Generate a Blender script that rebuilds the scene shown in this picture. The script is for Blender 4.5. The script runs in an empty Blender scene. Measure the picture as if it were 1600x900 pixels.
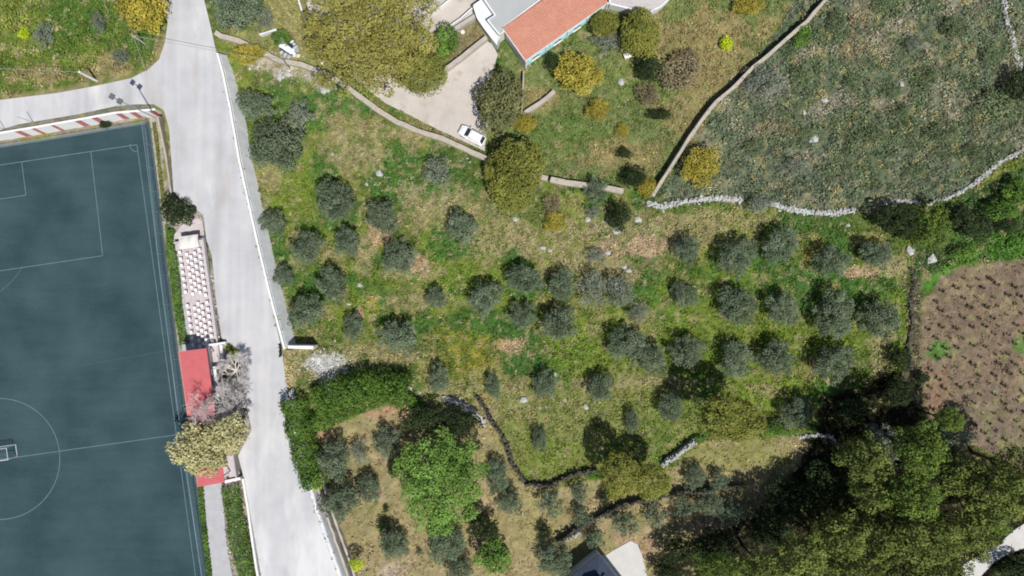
import bpy, bmesh, math, random
import numpy as np
from mathutils import Vector, Matrix

# ---------------------------------------------------------------- camera, light, exposure
scene = bpy.context.scene
H = 108.0            # drone height above the football pitch, metres
S = 10.2             # photo pixels per metre at pitch level
cam_d = bpy.data.cameras.new("camera")
cam = bpy.data.objects.new("camera", cam_d)
scene.collection.objects.link(cam)
cam.location = (0, 0, H)
cam.rotation_euler = (0, 0, 0)
cam_d.sensor_width = 36.0
cam_d.lens = 36.0 * S * H / 1600.0
cam_d.clip_start = 1.0
cam_d.clip_end = 4000.0
scene.camera = cam

SUNV = Vector((0.2813, -0.4657, 1.0)).normalized()      # towards the sun
world = bpy.data.worlds.new("World"); scene.world = world
world.use_nodes = True
wn = world.node_tree
for n in list(wn.nodes): wn.nodes.remove(n)
sky = wn.nodes.new("ShaderNodeTexSky"); sky.sky_type = 'NISHITA'; sky.sun_disc = False
sky.sun_elevation = math.asin(SUNV.z)
sky.sun_rotation = math.atan2(SUNV.x, SUNV.y)
bg = wn.nodes.new("ShaderNodeBackground"); bg.inputs[1].default_value = 0.075
wo = wn.nodes.new("ShaderNodeOutputWorld")
wn.links.new(sky.outputs[0], bg.inputs[0]); wn.links.new(bg.outputs[0], wo.inputs[0])
sl = bpy.data.lights.new("sun", 'SUN'); sl.energy = 4.7; sl.angle = math.radians(0.55)
sl.color = (1.0, 0.965, 0.91)
sun = bpy.data.objects.new("sun", sl); scene.collection.objects.link(sun)
sun.rotation_euler = (-SUNV).to_track_quat('-Z', 'Y').to_euler()
sun.location = (30, -50, 120)
scene.view_settings.view_transform = 'Standard'
scene.view_settings.look = 'None'
scene.view_settings.exposure = 0.0
scene.view_settings.gamma = 1.0
scene.render.engine = 'CYCLES'
scene.cycles.max_bounces = 5
scene.cycles.diffuse_bounces = 3
scene.cycles.glossy_bounces = 2
scene.cycles.transmission_bounces = 3
scene.cycles.transparent_max_bounces = 4
scene.cycles.filter_width = 1.9

random.seed(11)
RNG = np.random.default_rng(11)
col = scene.collection

# ---------------------------------------------------------------- basic maths
def P(px, py, z=0.0):
    k = (H - z) / H / S
    return ((px - 800.0) * k, (450.0 - py) * k, z)

def s2l(c):
    c = np.asarray(c, float) / 255.0
    return np.where(c <= 0.04045, c / 12.92, ((c + 0.055) / 1.055) ** 2.4)

EXPO = 1.30
def alb(r, g, b, k=1.0):
    v = s2l((r, g, b)) / EXPO * k
    return tuple(float(min(0.85, t)) for t in v)

def vnoise(x, y, seed=0):
    x = np.asarray(x, float); y = np.asarray(y, float)
    xi = np.floor(x).astype(np.int64); yi = np.floor(y).astype(np.int64)
    fx = x - xi; fy = y - yi
    fx = fx * fx * (3 - 2 * fx); fy = fy * fy * (3 - 2 * fy)
    def h(a, b):
        v = (a * 374761393 + b * 668265263 + seed * 974634777) & 0xffffffff
        v = ((v ^ (v >> 13)) * 1274126177) & 0xffffffff
        v = (v ^ (v >> 16)) & 0xffffffff
        return v / 4294967295.0
    a = h(xi, yi); b = h(xi + 1, yi); c = h(xi, yi + 1); d = h(xi + 1, yi + 1)
    return (a * (1 - fx) + b * fx) * (1 - fy) + (c * (1 - fx) + d * fx) * fy

def fbm(x, y, sc, seed=0, oc=4):
    t = 0; amp = 0.5; tot = 0
    for i in range(oc):
        t = t + amp * vnoise(np.asarray(x) / sc * 2 ** i + 17.3 * i, np.asarray(y) / sc * 2 ** i - 9.1 * i, seed + i * 7)
        tot += amp; amp *= 0.55
    return t / tot

def sst(a, b, x):
    t = np.clip((np.asarray(x, float) - a) / (b - a), 0, 1)
    return t * t * (3 - 2 * t)

def inpoly(x, y, poly):
    x = np.asarray(x, float); y = np.asarray(y, float)
    ins = np.zeros(x.shape, bool); n = len(poly)
    for i in range(n):
        x0, y0 = poly[i][:2]; x1, y1 = poly[(i + 1) % n][:2]
        if y0 == y1: continue
        c = ((y0 > y) != (y1 > y)) & (x < (x1 - x0) * (y - y0) / (y1 - y0) + x0)
        ins ^= c
    return ins

def dline(x, y, pts, closed=False):
    x = np.asarray(x, float); y = np.asarray(y, float)
    d = np.full(x.shape, 1e9); n = len(pts)
    for i in range(n if closed else n - 1):
        x0, y0 = pts[i][:2]; x1, y1 = pts[(i + 1) % n][:2]
        dx, dy = x1 - x0, y1 - y0
        L = dx * dx + dy * dy + 1e-9
        t = np.clip(((x - x0) * dx + (y - y0) * dy) / L, 0, 1)
        d = np.minimum(d, np.hypot(x - x0 - t * dx, y - y0 - t * dy))
    return d

def sdist(x, y, poly):
    d = dline(x, y, poly, True)
    return np.where(inpoly(x, y, poly), d, -d)

# ---------------------------------------------------------------- layout of the land (pixels of the photo -> metres at the height given)
RZ = 2.5
ROAD_PX = [(250, -160), (252, 0), (262, 35), (258, 65), (249, 92), (232, 108), (205, 122), (150, 134), (90, 145), (0, 156), (-160, 172), (-160, 232),
           (0, 203), (30, 194), (60, 189), (120, 179), (180, 166), (212, 163), (240, 163), (256, 172), (264, 200), (268, 250), (271, 300),
           (290, 318), (318, 335), (322, 372), (331, 400), (338, 470), (346, 528), (372, 545), (379, 600), (393, 672), (372, 712), (384, 760),
           (396, 830), (408, 900), (440, 1060), (540, 1600), (700, 1600), (575, 1060), (528, 900), (510, 850), (491, 795), (474, 740), (456, 682), (449, 610), (440, 545),
           (420, 460), (402, 385), (384, 305), (372, 250), (358, 170), (346, 110), (338, 82), (330, 45), (319, 0), (310, -160)]
EDGE_E = [(306, -160), (321, 0), (331, 45), (341, 84), (349, 112), (361, 170), (375, 250), (387, 305), (405, 385), (423, 460), (446, 545), (454, 610), (462, 682), (478, 740), (495, 795), (514, 850), (532, 900), (580, 1060)]
RW = [P(x, y, RZ) for x, y in EDGE_E] + [P(x, y, RZ) for x, y in
      [(580, 4000), (440, 4000), (446, 1060), (404, 890), (383, 748), (366, 690), (352, 620), (345, 530), (333, 470), (323, 386), (315, 345), (290, 332), (273, 310), (252, 180), (248, 168),
       (120, 185.5), (0, 204.5), (-3000, 690), (-3000, -3000), (300, -3000)]]
RWXY = [(p[0], p[1]) for p in RW]
ROADXY = [P(x, y, RZ)[:2] for x, y in ROAD_PX]
PITCH_PX = [(-420, 298), (0, 229), (222, 193), (233, 190), (262, 430), (290, 640), (327, 900), (410, 1500), (-420, 1620)]
PITCHXY = [P(x, y, 0)[:2] for x, y in PITCH_PX]
YARD_PX = [(470, -40), (478, 0), (484, 22), (520, 60), (560, 128), (600, 160), (690, 205), (757, 236), (760, 212), (745, 166), (756, 140), (770, 112), (778, 84), (768, 68), (757, 62), (700, 100),
           (690, 110), (680, 80), (715, 52), (748, 22), (742, -40)]
PATH_PX = [(316, 756), (346, 754), (350, 800), (354, 850), (364, 905), (385, 1060), (350, 1060), (332, 905), (324, 840)]
PATH2_PX = [(1500, 905), (1506, 882), (1530, 868), (1560, 850), (1585, 828), (1600, 818), (1700, 760), (1700, 800), (1604, 855), (1578, 864), (1552, 880), (1528, 905), (1480, 1000), (1430, 1000)]
PAD_PX = [(922, 862), (946, 868), (958, 860), (985, 845), (996, 850), (1005, 872), (1012, 905), (1000, 960), (930, 960)]

def base_h(x, y):
    x = np.asarray(x, float); y = np.asarray(y, float)
    px = 800 + x * S; py = 450 - y * S
    und = (fbm(x, y, 22, 3, 2) - 0.5) * 0.7
    e = 2.2 * sst(190, -10, py) * sst(1700, 1000, px)
    h = e + und * sst(0, 60, np.abs(px - 330))
    # ramp where the track leaves the road
    ramp = 2.4 * (1 - sst(452, 540, px)) * sst(541, 544, py) * (1 - sst(600, 660, py))
    h = np.maximum(h, ramp * (px > 440))
    # sunken strip: pitch side
    inW = inpoly(x, y, RWXY)
    dr = np.maximum(0, -sdist(x, y, ROADXY))
    nw = (px < 330) & (py < 170)
    hill = 2.42 + np.where(nw, 1.4 * sst(0.5, 12, dr) + und * sst(0, 5, dr), 0)
    h = np.where(inW, hill, h)
    west = (~inW) & (px < 420) & (py > 120) & (px < 360 + (py > 600) * 40)
    h = np.where(west & (x < -37), 0.0, h)
    return h

_flat = [ROADXY, PITCHXY]
def gh(x, y):
    return float(base_h(np.array([x]), np.array([y]))[0])

def PG(px, py, up=0.0):
    """point at the ground (plus 'up' metres) that the photo shows at px, py"""
    z = up
    for _ in range(4):
        x, y, _z = P(px, py, z)
        z = gh(x, y) + up
    return P(px, py, z)

# ---------------------------------------------------------------- object helpers
def tag(o, label=None, cat=None, group=None, kind=None):
    if label: o["label"] = label
    if cat: o["category"] = cat
    if group: o["group"] = group
    if kind: o["kind"] = kind
    return o

def empty(name, loc, rz=0.0, label=None, cat=None, group=None):
    o = bpy.data.objects.new(name, None); col.objects.link(o)
    o.location = loc; o.rotation_euler = (0, 0, rz); o.empty_display_size = 0.3
    return tag(o, label, cat, group)

def link(name, me, mat=None, parent=None):
    o = bpy.data.objects.new(name, me); col.objects.link(o)
    if mat is not None and len(me.materials) == 0: me.materials.append(mat)
    if parent is not None: o.parent = parent
    return o

def copy_tree(o, parent=None):
    c = o.copy(); col.objects.link(c); c.parent = parent
    for k in ("label", "category", "group"):
        if parent is not None and k in c: del c[k]
    for ch in list(o.children): copy_tree(ch, c)
    return c

class MB:
    """collects simple shapes into one mesh"""
    def __init__(self): self.v = []; self.f = []
    def add(self, vs, fs):
        o = len(self.v); self.v += [tuple(map(float, p)) for p in vs]; self.f += [tuple(i + o for i in f) for f in fs]; return self
    def box(self, c, s, rz=0.0, taper=1.0):
        cx, cy, cz = c; sx, sy, sz = s[0] / 2, s[1] / 2, s[2] / 2
        ca, sa = math.cos(rz), math.sin(rz); vs = []
        for dz in (-1, 1):
            t = taper if dz > 0 else 1
            for dx, dy in ((-1, -1), (1, -1), (1, 1), (-1, 1)):
                x, y = dx * sx * t, dy * sy * t
                vs.append((cx + x * ca - y * sa, cy + x * sa + y * ca, cz + dz * sz))
        return self.add(vs, [(0, 3, 2, 1), (4, 5, 6, 7), (0, 1, 5, 4), (1, 2, 6, 5), (2, 3, 7, 6), (3, 0, 4, 7)])
    def tube(self, pts, rad, n=6, cap=True):
        pts = [Vector(p) for p in pts]; m = len(pts)
        if not hasattr(rad, '__len__'): rad = [rad] * m
        vs = []; prev = None
        for i, p in enumerate(pts):
            d = (pts[min(i + 1, m - 1)] - pts[max(i - 1, 0)]).normalized()
            a = Vector((0, 0, 1)) if abs(d.z) < 0.9 else Vector((1, 0, 0))
            if prev is None: u = d.cross(a).normalized()
            else:
                u = (prev - d * prev.dot(d))
                u = u.normalized() if u.length > 1e-6 else d.cross(a).normalized()
            prev = u; w = d.cross(u)
            for k in range(n):
                t = 2 * math.pi * k / n
                vs.append(p + (u * math.cos(t) + w * math.sin(t)) * rad[i])
        fs = []
        for i in range(m - 1):
            for k in range(n):
                a = i * n + k; b = i * n + (k + 1) % n
                fs.append((a, b, b + n, a + n))
        if cap:
            fs.append(tuple(range(n - 1, -1, -1))); fs.append(tuple((m - 1) * n + k for k in range(n)))
        return self.add(vs, fs)
    def prism(self, poly, z0, z1):
        """poly: counter-clockwise xy list; z0/z1 numbers or lists"""
        n = len(poly)
        a = sum(poly[i][0] * poly[(i + 1) % n][1] - poly[(i + 1) % n][0] * poly[i][1] for i in range(n))
        if a < 0:
            poly = poly[::-1]
            if hasattr(z0, '__len__'): z0 = z0[::-1]
            if hasattr(z1, '__len__'): z1 = z1[::-1]
        Z0 = z0 if hasattr(z0, '__len__') else [z0] * n
        Z1 = z1 if hasattr(z1, '__len__') else [z1] * n
        vs = [(p[0], p[1], Z0[i]) for i, p in enumerate(poly)] + [(p[0], p[1], Z1[i]) for i, p in enumerate(poly)]
        fs = [tuple(range(n - 1, -1, -1)), tuple(range(n, 2 * n))] + [(i, (i + 1) % n, n + (i + 1) % n, n + i) for i in range(n)]
        return self.add(vs, fs)
    def mesh(self, name, bevel=0.0, seg=1, smooth=False):
        me = bpy.data.meshes.new(name); me.from_pydata(self.v, [], self.f); me.update()
        if bevel > 0:
            bm = bmesh.new(); bm.from_mesh(me)
            bmesh.ops.bevel(bm, geom=[e for e in bm.edges if e.is_manifold and e.calc_face_angle(0) > 0.5], offset=bevel, segments=seg, affect='EDGES', profile=0.6, clamp_overlap=True)
            bm.to_mesh(me); bm.free()
        if smooth: me.shade_smooth()
        return me
    def obj(self, name, mat, parent=None, bevel=0.0, smooth=False, seg=1):
        return link(name, self.mesh(name, bevel, seg, smooth), mat, parent)

def quads_mesh(name, V, C=None):
    """V: (n,4,3) array of quads, C: (n,3) linear colours"""
    n = len(V); me = bpy.data.meshes.new(name)
    me.vertices.add(n * 4); me.vertices.foreach_set("co", V.reshape(-1).astype(np.float32))
    me.loops.add(n * 4); me.loops.foreach_set("vertex_index", np.arange(n * 4, dtype=np.int32))
    me.polygons.add(n); me.polygons.foreach_set("loop_start", np.arange(0, n * 4, 4, dtype=np.int32))
    try: me.polygons.foreach_set("loop_total", np.full(n, 4, dtype=np.int32))
    except Exception: pass
    me.update(calc_edges=True)
    if C is not None:
        a = me.color_attributes.new("Col", 'FLOAT_COLOR', 'POINT')
        cc = np.ones((n * 4, 4), np.float32); cc[:, :3] = np.repeat(C, 4, axis=0)
        a.data.foreach_set("color", cc.reshape(-1))
    return me

def leaf_quads(c, nrm, size, rng, ratio=1.7, curl=0.25):
    n = len(c)
    r = rng.normal(size=(n, 3)); u = np.cross(nrm, r); u /= np.linalg.norm(u, axis=1)[:, None] + 1e-9
    w = np.cross(nrm, u)
    a = (size * 0.5 * math.sqrt(ratio))[:, None]; b = (size * 0.5 / math.sqrt(ratio))[:, None]
    bend = nrm * (curl * a)
    # a lozenge: reads as a leaf spray rather than a card
    V = np.stack([c - u * a - bend, c - w * b + u * a * 0.15, c + u * a - bend, c + w * b + u * a * 0.15], axis=1)
    return V

# ---------------------------------------------------------------- materials
def new_mat(name):
    m = bpy.data.materials.new(name); m.use_nodes = True
    nt = m.node_tree; b = nt.nodes["Principled BSDF"]
    return m, nt, b

def mat_plain(name, c, rough=0.8, var=0.12, scale=1.5, fine=12.0, bump=0.15, spec=0.25, metal=0.0, stain=None, bdist=0.02):
    m, nt, b = new_mat(name)
    tc = nt.nodes.new("ShaderNodeTexCoord")
    def noise(sc, det=6, rg=0.6):
        n = nt.nodes.new("ShaderNodeTexNoise"); n.inputs["Scale"].default_value = sc; n.inputs["Detail"].default_value = det
        n.inputs["Roughness"].default_value = rg; nt.links.new(tc.outputs["Object"], n.inputs["Vector"]); return n
    n1 = noise(scale); n2 = noise(fine, 4)
    ad = nt.nodes.new("ShaderNodeMath"); ad.operation = 'MULTIPLY_ADD'
    nt.links.new(n1.outputs["Fac"], ad.inputs[0]); ad.inputs[1].default_value = 0.65
    m2 = nt.nodes.new("ShaderNodeMath"); m2.operation = 'MULTIPLY'; nt.links.new(n2.outputs["Fac"], m2.inputs[0]); m2.inputs[1].default_value = 0.35
    nt.links.new(m2.outputs[0], ad.inputs[2])
    cr = nt.nodes.new("ShaderNodeValToRGB")
    lo = [max(0, t * (1 - var * 1.6)) for t in c[:3]]; hi = [min(0.9, t * (1 + var * 1.6)) for t in c[:3]]
    cr.color_ramp.elements[0].position = 0.3; cr.color_ramp.elements[1].position = 0.7
    cr.color_ramp.elements[0].color = (*lo, 1); cr.color_ramp.elements[1].color = (*hi, 1)
    nt.links.new(ad.outputs[0], cr.inputs[0]); out = cr.outputs[0]
    if stain:
        n3 = noise(stain[1], 5, 0.7); r3 = nt.nodes.new("ShaderNodeValToRGB")
        r3.color_ramp.elements[0].position = stain[2]; r3.color_ramp.elements[1].position = min(1, stain[2] + 0.14)
        r3.color_ramp.elements[0].color = (0, 0, 0, 1); r3.color_ramp.elements[1].color = (stain[3],) * 3 + (1,)
        nt.links.new(n3.outputs["Fac"], r3.inputs[0])
        mx = nt.nodes.new("ShaderNodeMixRGB"); mx.inputs[2].default_value = (*stain[0], 1)
        nt.links.new(r3.outputs[0], mx.inputs[0]); nt.links.new(out, mx.inputs[1]); out = mx.outputs[0]
    nt.links.new(out, b.inputs["Base Color"])
    b.inputs["Roughness"].default_value = rough; b.inputs["Metallic"].default_value = metal
    b.inputs["Specular IOR Level"].default_value = spec
    if bump > 0:
        bp = nt.nodes.new("ShaderNodeBump"); bp.inputs["Strength"].default_value = bump; bp.inputs["Distance"].default_value = bdist
        nt.links.new(n2.outputs["Fac"], bp.inputs["Height"]); nt.links.new(bp.outputs[0], b.inputs["Normal"])
    return m

def mat_leaf(name, tint=(1, 1, 1), trans=0.12, rnd=0.12):
    """colour comes from the leaves' own attribute, with a slight shift from tree to tree"""
    m = bpy.data.materials.new(name); m.use_nodes = True; nt = m.node_tree
    for n in list(nt.nodes): nt.nodes.remove(n)
    at = nt.nodes.new("ShaderNodeAttribute"); at.attribute_name = "Col"
    oi = nt.nodes.new("ShaderNodeObjectInfo")
    mr = nt.nodes.new("ShaderNodeMapRange"); mr.inputs[3].default_value = 1 - rnd; mr.inputs[4].default_value = 1 + rnd
    nt.links.new(oi.outputs["Random"], mr.inputs[0])
    mu = nt.nodes.new("ShaderNodeVectorMath"); mu.operation = 'SCALE'
    nt.links.new(at.outputs["Color"], mu.inputs[0]); nt.links.new(mr.outputs[0], mu.inputs["Scale"])
    m2 = nt.nodes.new("ShaderNodeVectorMath"); m2.operation = 'MULTIPLY'; m2.inputs[1].default_value = tint
    nt.links.new(mu.outputs[0], m2.inputs[0])
    d = nt.nodes.new("ShaderNodeBsdfDiffuse"); t = nt.nodes.new("ShaderNodeBsdfTranslucent"); mx = nt.nodes.new("ShaderNodeMixShader")
    mx.inputs[0].default_value = trans; o = nt.nodes.new("ShaderNodeOutputMaterial")
    nt.links.new(m2.outputs[0], d.inputs[0]); nt.links.new(m2.outputs[0], t.inputs[0])
    nt.links.new(d.outputs[0], mx.inputs[1]); nt.links.new(t.outputs[0], mx.inputs[2]); nt.links.new(mx.outputs[0], o.inputs[0])
    return m

M = {}
M['leaf'] = mat_leaf("foliage")
M['bark'] = mat_plain("bark", (0.11, 0.085, 0.06), 0.95, 0.3, 3, 25, 0.6)
M['bark_pale'] = mat_plain("pale_bark", (0.62, 0.58, 0.56), 0.95, 0.2, 3, 25, 0.4)
M['concrete'] = mat_plain("concrete", alb(196, 188, 178), 0.9, 0.14, 0.6, 7, 0.3, stain=(alb(140, 132, 120), 0.9, 0.6, 0.6))
M['wallstone'] = mat_plain("rendered_wall", alb(196, 187, 172), 0.95, 0.22, 1.3, 9, 0.5, stain=(alb(110, 104, 90), 1.3, 0.55, 0.7))
M['retain'] = mat_plain("retaining_concrete", alb(238, 240, 243), 0.9, 0.12, 0.9, 6, 0.35, stain=(alb(180, 184, 188), 1.8, 0.55, 0.6))
M['white'] = mat_plain("white_paint", (0.74, 0.74, 0.73), 0.75, 0.05, 1.2, 9, 0.1, stain=((0.5, 0.48, 0.44), 1.2, 0.62, 0.5))
M['rock'] = mat_plain("limestone", (0.46, 0.45, 0.42), 0.95, 0.25, 2.5, 14, 0.7)
M['rock_dark'] = mat_plain("shadow_dark_stone", (0.085, 0.08, 0.06), 0.95, 0.35, 2.5, 14, 0.7)  # stone colour lowered to carry the terrace walls' shadow line
M['metal_dark'] = mat_plain("dark_metal", (0.045, 0.055, 0.06), 0.5, 0.1, 4, 20, 0.05, metal=0.3)
M['metal_grey'] = mat_plain("galvanised_metal", (0.42, 0.44, 0.45), 0.5, 0.08, 4, 20, 0.05, metal=0.4)
# ---------------------------------------------------------------- ground
xs = np.concatenate([[-1500, -900, -500, -300, -200, -150, -115], np.arange(-95, 95.01, 0.3), [115, 150, 200, 300, 500, 900, 1500]])
ys = np.concatenate([[-1500, -900, -500, -300, -180, -110, -75], np.arange(-60, 60.01, 0.3), [75, 110, 180, 300, 500, 900, 1500]])
GX, GY = np.meshgrid(xs, ys)
GZ = base_h(GX, GY)
def APX(X, Y, Z):
    k = S * H / (H - np.clip(Z, -5, 20)); return 800 + X * k, 450 - Y * k
PX, PY = APX(GX, GY, GZ)

def ground_colour(X, Y, PXs, PYs):
    """albedo of the soil and its cover, as the land lies"""
    n1 = fbm(X, Y, 9, 21); n2 = fbm(X, Y, 2.6, 31); n3 = fbm(X, Y, 0.8, 41, 3); n4 = fbm(X, Y, 16, 51)
    wob = (fbm(X, Y, 3.0, 61) - 0.5)
    c = np.empty(X.shape + (3,))
    A = lambda *a: np.array(alb(*a))
    c[:] = A(92, 110, 56)
    nf = np.clip((fbm(X, Y, 0.75, 101, 3) - .5) * 1.9 + .5, .04, .96)
    def mix(m, colr, brk=.22):
        m = np.clip(m, 0, 1); mm_ = sst(nf - brk, nf + brk, m); m = (m * .35 + mm_ * .65)[..., None]; c[:] = c * (1 - m) + A(*colr) * m
    def ell(cx, cy, rx, ry, f=0.35, wb=0.9, rot=0.0):
        ca, sa = math.cos(rot), math.sin(rot); dx = PXs - cx; dy = PYs - cy
        u = (dx * ca + dy * sa) / rx; v = (-dx * sa + dy * ca) / ry
        return sst(1 + f, 1 - f, np.hypot(u, v) + wob * wb + (n2 - .5) * 1.5 + (n3 - .5) * 1.1)
    def pol(pts, f=6, wb=14):
        return sst(-f, f, sdist(PXs, PYs, pts) + wob * wb + (n3 - .5) * min(wb, 14) * .8)
    # the sloping field: greens broken by straw
    mix(sst(0.42, 0.62, n1), (118, 132, 62))
    mix(sst(0.50, 0.66, n2) * 0.7, (140, 138, 88))
    mix(sst(0.52, 0.64, fbm(X, Y, 5, 71)) * 0.8, (72, 106, 52))
    # lush patches
    for e in [(760, 510, 100, 26), (660, 300, 60, 30), (1130, 440, 90, 55), (850, 575, 55, 22), (470, 160, 70, 40), (560, 165, 40, 25), (430, 420, 30, 60), (1250, 435, 100, 30),
              (1040, 480, 50, 35), (700, 385, 50, 25), (1360, 450, 70, 25), (1310, 620, 60, 25), (700, 440, 60, 20), (590, 420, 30, 30), (640, 160, 50, 20)]:
        mix(ell(*e) * 0.8, (74, 110, 54))
    for e in [(450, 290, 45, 55), (935, 560, 90, 60), (1100, 500, 110, 90), (700, 430, 140, 22), (1270, 530, 150, 40), (860, 700, 90, 45), (560, 490, 60, 40), (1180, 610, 80, 30), (1400, 540, 30, 80)]:
        mix(ell(*e) * 0.75, (114, 132, 58))
    # straw and bare soil
    for e in [(555, 225, 55, 45), (420, 280, 25, 25), (700, 325, 70, 40), (570, 390, 18, 35), (1000, 370, 110, 36), (1120, 345, 110, 22), (905, 395, 90, 42), (960, 420, 80, 22), (780, 360, 60, 40),
              (800, 615, 90, 34), (740, 630, 90, 30), (900, 620, 90, 26), (930, 660, 80, 26), (1400, 415, 40, 22), (1380, 550, 18, 60), (590, 555, 90, 18), (640, 420, 35, 24), (510, 395, 30, 16), (1010, 600, 60, 14),
              (700, 200, 70, 30), (490, 105, 70, 26), (1200, 610, 26, 10), (1010, 495, 30, 12), (1090, 498, 20, 8), (640, 470, 60, 14), (470, 555, 40, 40)]:
        mix(ell(*e) * 0.66, (160, 150, 112))
    for e in [(800, 540, 38, 10), (650, 410, 20, 12), (820, 630, 26, 20), (560, 490, 12, 10), (1000, 385, 60, 18), (1340, 425, 30, 8), (595, 360, 16, 30)]:
        mix(ell(*e) * 0.8, (186, 160, 132))
    for e in [(735, 555, 46, 40), (765, 590, 20, 34), (700, 520, 20, 14), (583, 478, 12, 10), (1262, 398, 9, 14), (1355, 375, 24, 6)]:
        mix(ell(*e) * 0.45, (158, 148, 62))
    # garden of the long house
    gard = [(800, 60), (830, 100), (960, 15), (1290, -60), (1275, 5), (1180, 95), (1120, 150), (1060, 240), (1015, 300), (860, 280), (760, 240), (790, 150)]
    mix(pol(gard), (112, 124, 76))
    for e in [(1110, 170, 75, 75), (1060, 60, 100, 50), (1130, 90, 70, 60), (950, 240, 100, 25), (1230, 40, 50, 30), (845, 155, 30, 24)]:
        mix(ell(*e) * 0.8, (150, 138, 96))
    mix(ell(880, 215, 60, 40) * 0.7, (96, 118, 62)); mix(ell(1235, 70, 40, 26, rot=-0.7) * 0.8, (120, 134, 54)); mix(ell(985, 125, 40, 34) * 0.5, (110, 128, 64))
    # land north-west of the road
    mix(pol([(-900, -900), (318, -900), (318, 0), (262, 40), (245, 112), (0, 160), (-900, 240)]), (98, 116, 56))
    for e in [(60, 60, 70, 70), (150, 95, 90, 26), (30, 20, 60, 30)]:
        mix(ell(*e) * 0.6, (124, 132, 66))
    mix(ell(110, 40, 60, 60) * 0.6, (70, 104, 48)); mix(ell(215, 80, 40, 30) * .6, (78, 104, 54))
    for e in [(80, 145, 110, 8, .35, .9, -0.12), (170, 110, 50, 22), (255, 75, 10, 26), (60, 120, 50, 14)]:
        mix(ell(*e) * 0.8, (150, 138, 100))
    # yard front and rough ground north
    mix(pol([(335, -300), (470, -300), (484, 22), (560, 128), (470, 100), (345, 55)]), (130, 134, 84))
    mix(ell(360, 20, 45, 45), (84, 102, 62))
    mix(ell(455, 40, 36, 60) * .8, (150, 144, 98)); mix(ell(505, 80, 22, 22), (150, 140, 100))
    mix(ell(440, 105, 60, 16, rot=0.35) * 0.8, (186, 176, 160)); mix(ell(500, 125, 30, 18, rot=0.6) * 0.7, (176, 170, 156))
    mix(pol([(705, 52), (745, 22), (772, 62), (757, 62), (700, 100)], 3, 4), (132, 122, 92))
    # scrub hillside in the north-east
    scr = [(1290, -80), (1180, 100), (1125, 155), (1065, 245), (1020, 312), (1150, 312), (1210, 322), (1340, 332), (1490, 308), (1600, 238), (1900, 100), (1900, -300)]
    mix(pol(scr), (102, 112, 91))
    scm = pol(scr)
    mix(scm * sst(0.5, 0.65, n2) * 0.6, (134, 136, 106)); mix(scm * sst(0.52, 0.6, n1) * 0.6, (90, 104, 74)); mix(scm * sst(.58, .66, fbm(X, Y, 4, 83)) * .6, (150, 144, 124))
    mix(ell(1340, 60, 22, 50, rot=0.2) * 0.5, (136, 120, 96)); mix(ell(1195, 130, 36, 26) * 0.8, (120, 118, 110)); mix(ell(1290, 165, 50, 14, rot=-.5) * .7, (148, 142, 128)); mix(ell(1215, 200, 30, 18) * .6, (132, 116, 90))
    # green strip east
    est = [(1440, 330), (1500, 312), (1600, 250), (1900, 120), (1900, 420), (1600, 404), (1505, 412), (1468, 436), (1446, 462), (1437, 500), (1425, 440)]
    mix(pol(est), (78, 100, 60)); mix(ell(1560, 380, 70, 22) * .9, (84, 122, 54)); mix(ell(1480, 425, 50, 14, rot=-.5), (88, 128, 56))
    # vineyard
    vin = [(1437, 500), (1446, 465), (1468, 438), (1505, 414), (1600, 404), (2000, 380), (2000, 900), (1600, 735), (1560, 715), (1500, 690), (1448, 660), (1436, 570)]
    mix(pol(vin, 5, 8), (130, 113, 97))
    vm = pol(vin, 5, 8)
    mix(vm * sst(0.5, 0.7, n2) * 0.6, (150, 136, 108)); mix(vm * sst(0.55, 0.7, n4) * .5, (118, 108, 98))
    mix(ell(1460, 625, 24, 40) * vm * .9, (144, 120, 100)); mix(ell(1466, 545, 20, 14), (92, 128, 66)); mix(ell(1598, 540, 12, 10), (96, 126, 66))
    mix(vm * (PYs > 640) * sst(.45, .6, n2) * .5, (120, 122, 80))
    mix(pol([(1418, 440), (1440, 432), (1438, 560), (1440, 640), (1400, 640), (1415, 540)], 4, 8), (104, 98, 80))
    # garden south: dry mown grass
    sg = [(484, 662), (560, 620), (632, 610), (648, 650), (700, 640), (760, 640), (810, 755), (870, 765), (960, 740), (1040, 740), (1100, 690), (1260, 680), (1320, 700), (1320, 760), (1200, 800), (1090, 840), (1040, 1400), (600, 1400), (545, 960), (500, 790), (486, 720)]
    mix(pol(sg), (158, 146, 108))
    sm = pol(sg)
    mix(sm * sst(0.48, 0.64, n1) * 0.6, (140, 138, 92)); mix(sm * sst(.52, .7, n2) * .5, (176, 156, 128))
    mix(ell(600, 640, 30, 18) * .8, (178, 146, 118)); mix(ell(505, 680, 22, 14) * .8, (172, 146, 118)); mix(ell(820, 800, 70, 50) * .6, (160, 150, 104))
    mix(ell(1150, 710, 70, 22) * .8, (140, 140, 86)); mix(ell(1000, 855, 30, 24) * .8, (176, 150, 122)); mix(ell(1110, 818, 34, 14) * .9, (178, 156, 132)); mix(ell(615, 892, 30, 14) * .7, (182, 164, 140))
    mix(ell(800, 690, 30, 70) * .6, (150, 138, 100)); 
    mix(pol([(770, 610), (1080, 600), (1100, 680), (1040, 720), (930, 735), (830, 755), (790, 700)], 6, 20) * .6, (122, 132, 70))
    # gravel heap beside the road
    mix(ell(512, 575, 30, 22, .3, .6), (206, 204, 200)); mix(ell(452, 580, 10, 40, .3, .6), (176, 162, 122))
    # wood in the south-east: litter, darkened for the shade between the crowns
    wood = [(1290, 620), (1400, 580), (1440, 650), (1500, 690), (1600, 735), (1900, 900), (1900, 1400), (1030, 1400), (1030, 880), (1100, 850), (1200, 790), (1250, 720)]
    mix(pol(wood), (50, 48, 36))
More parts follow.
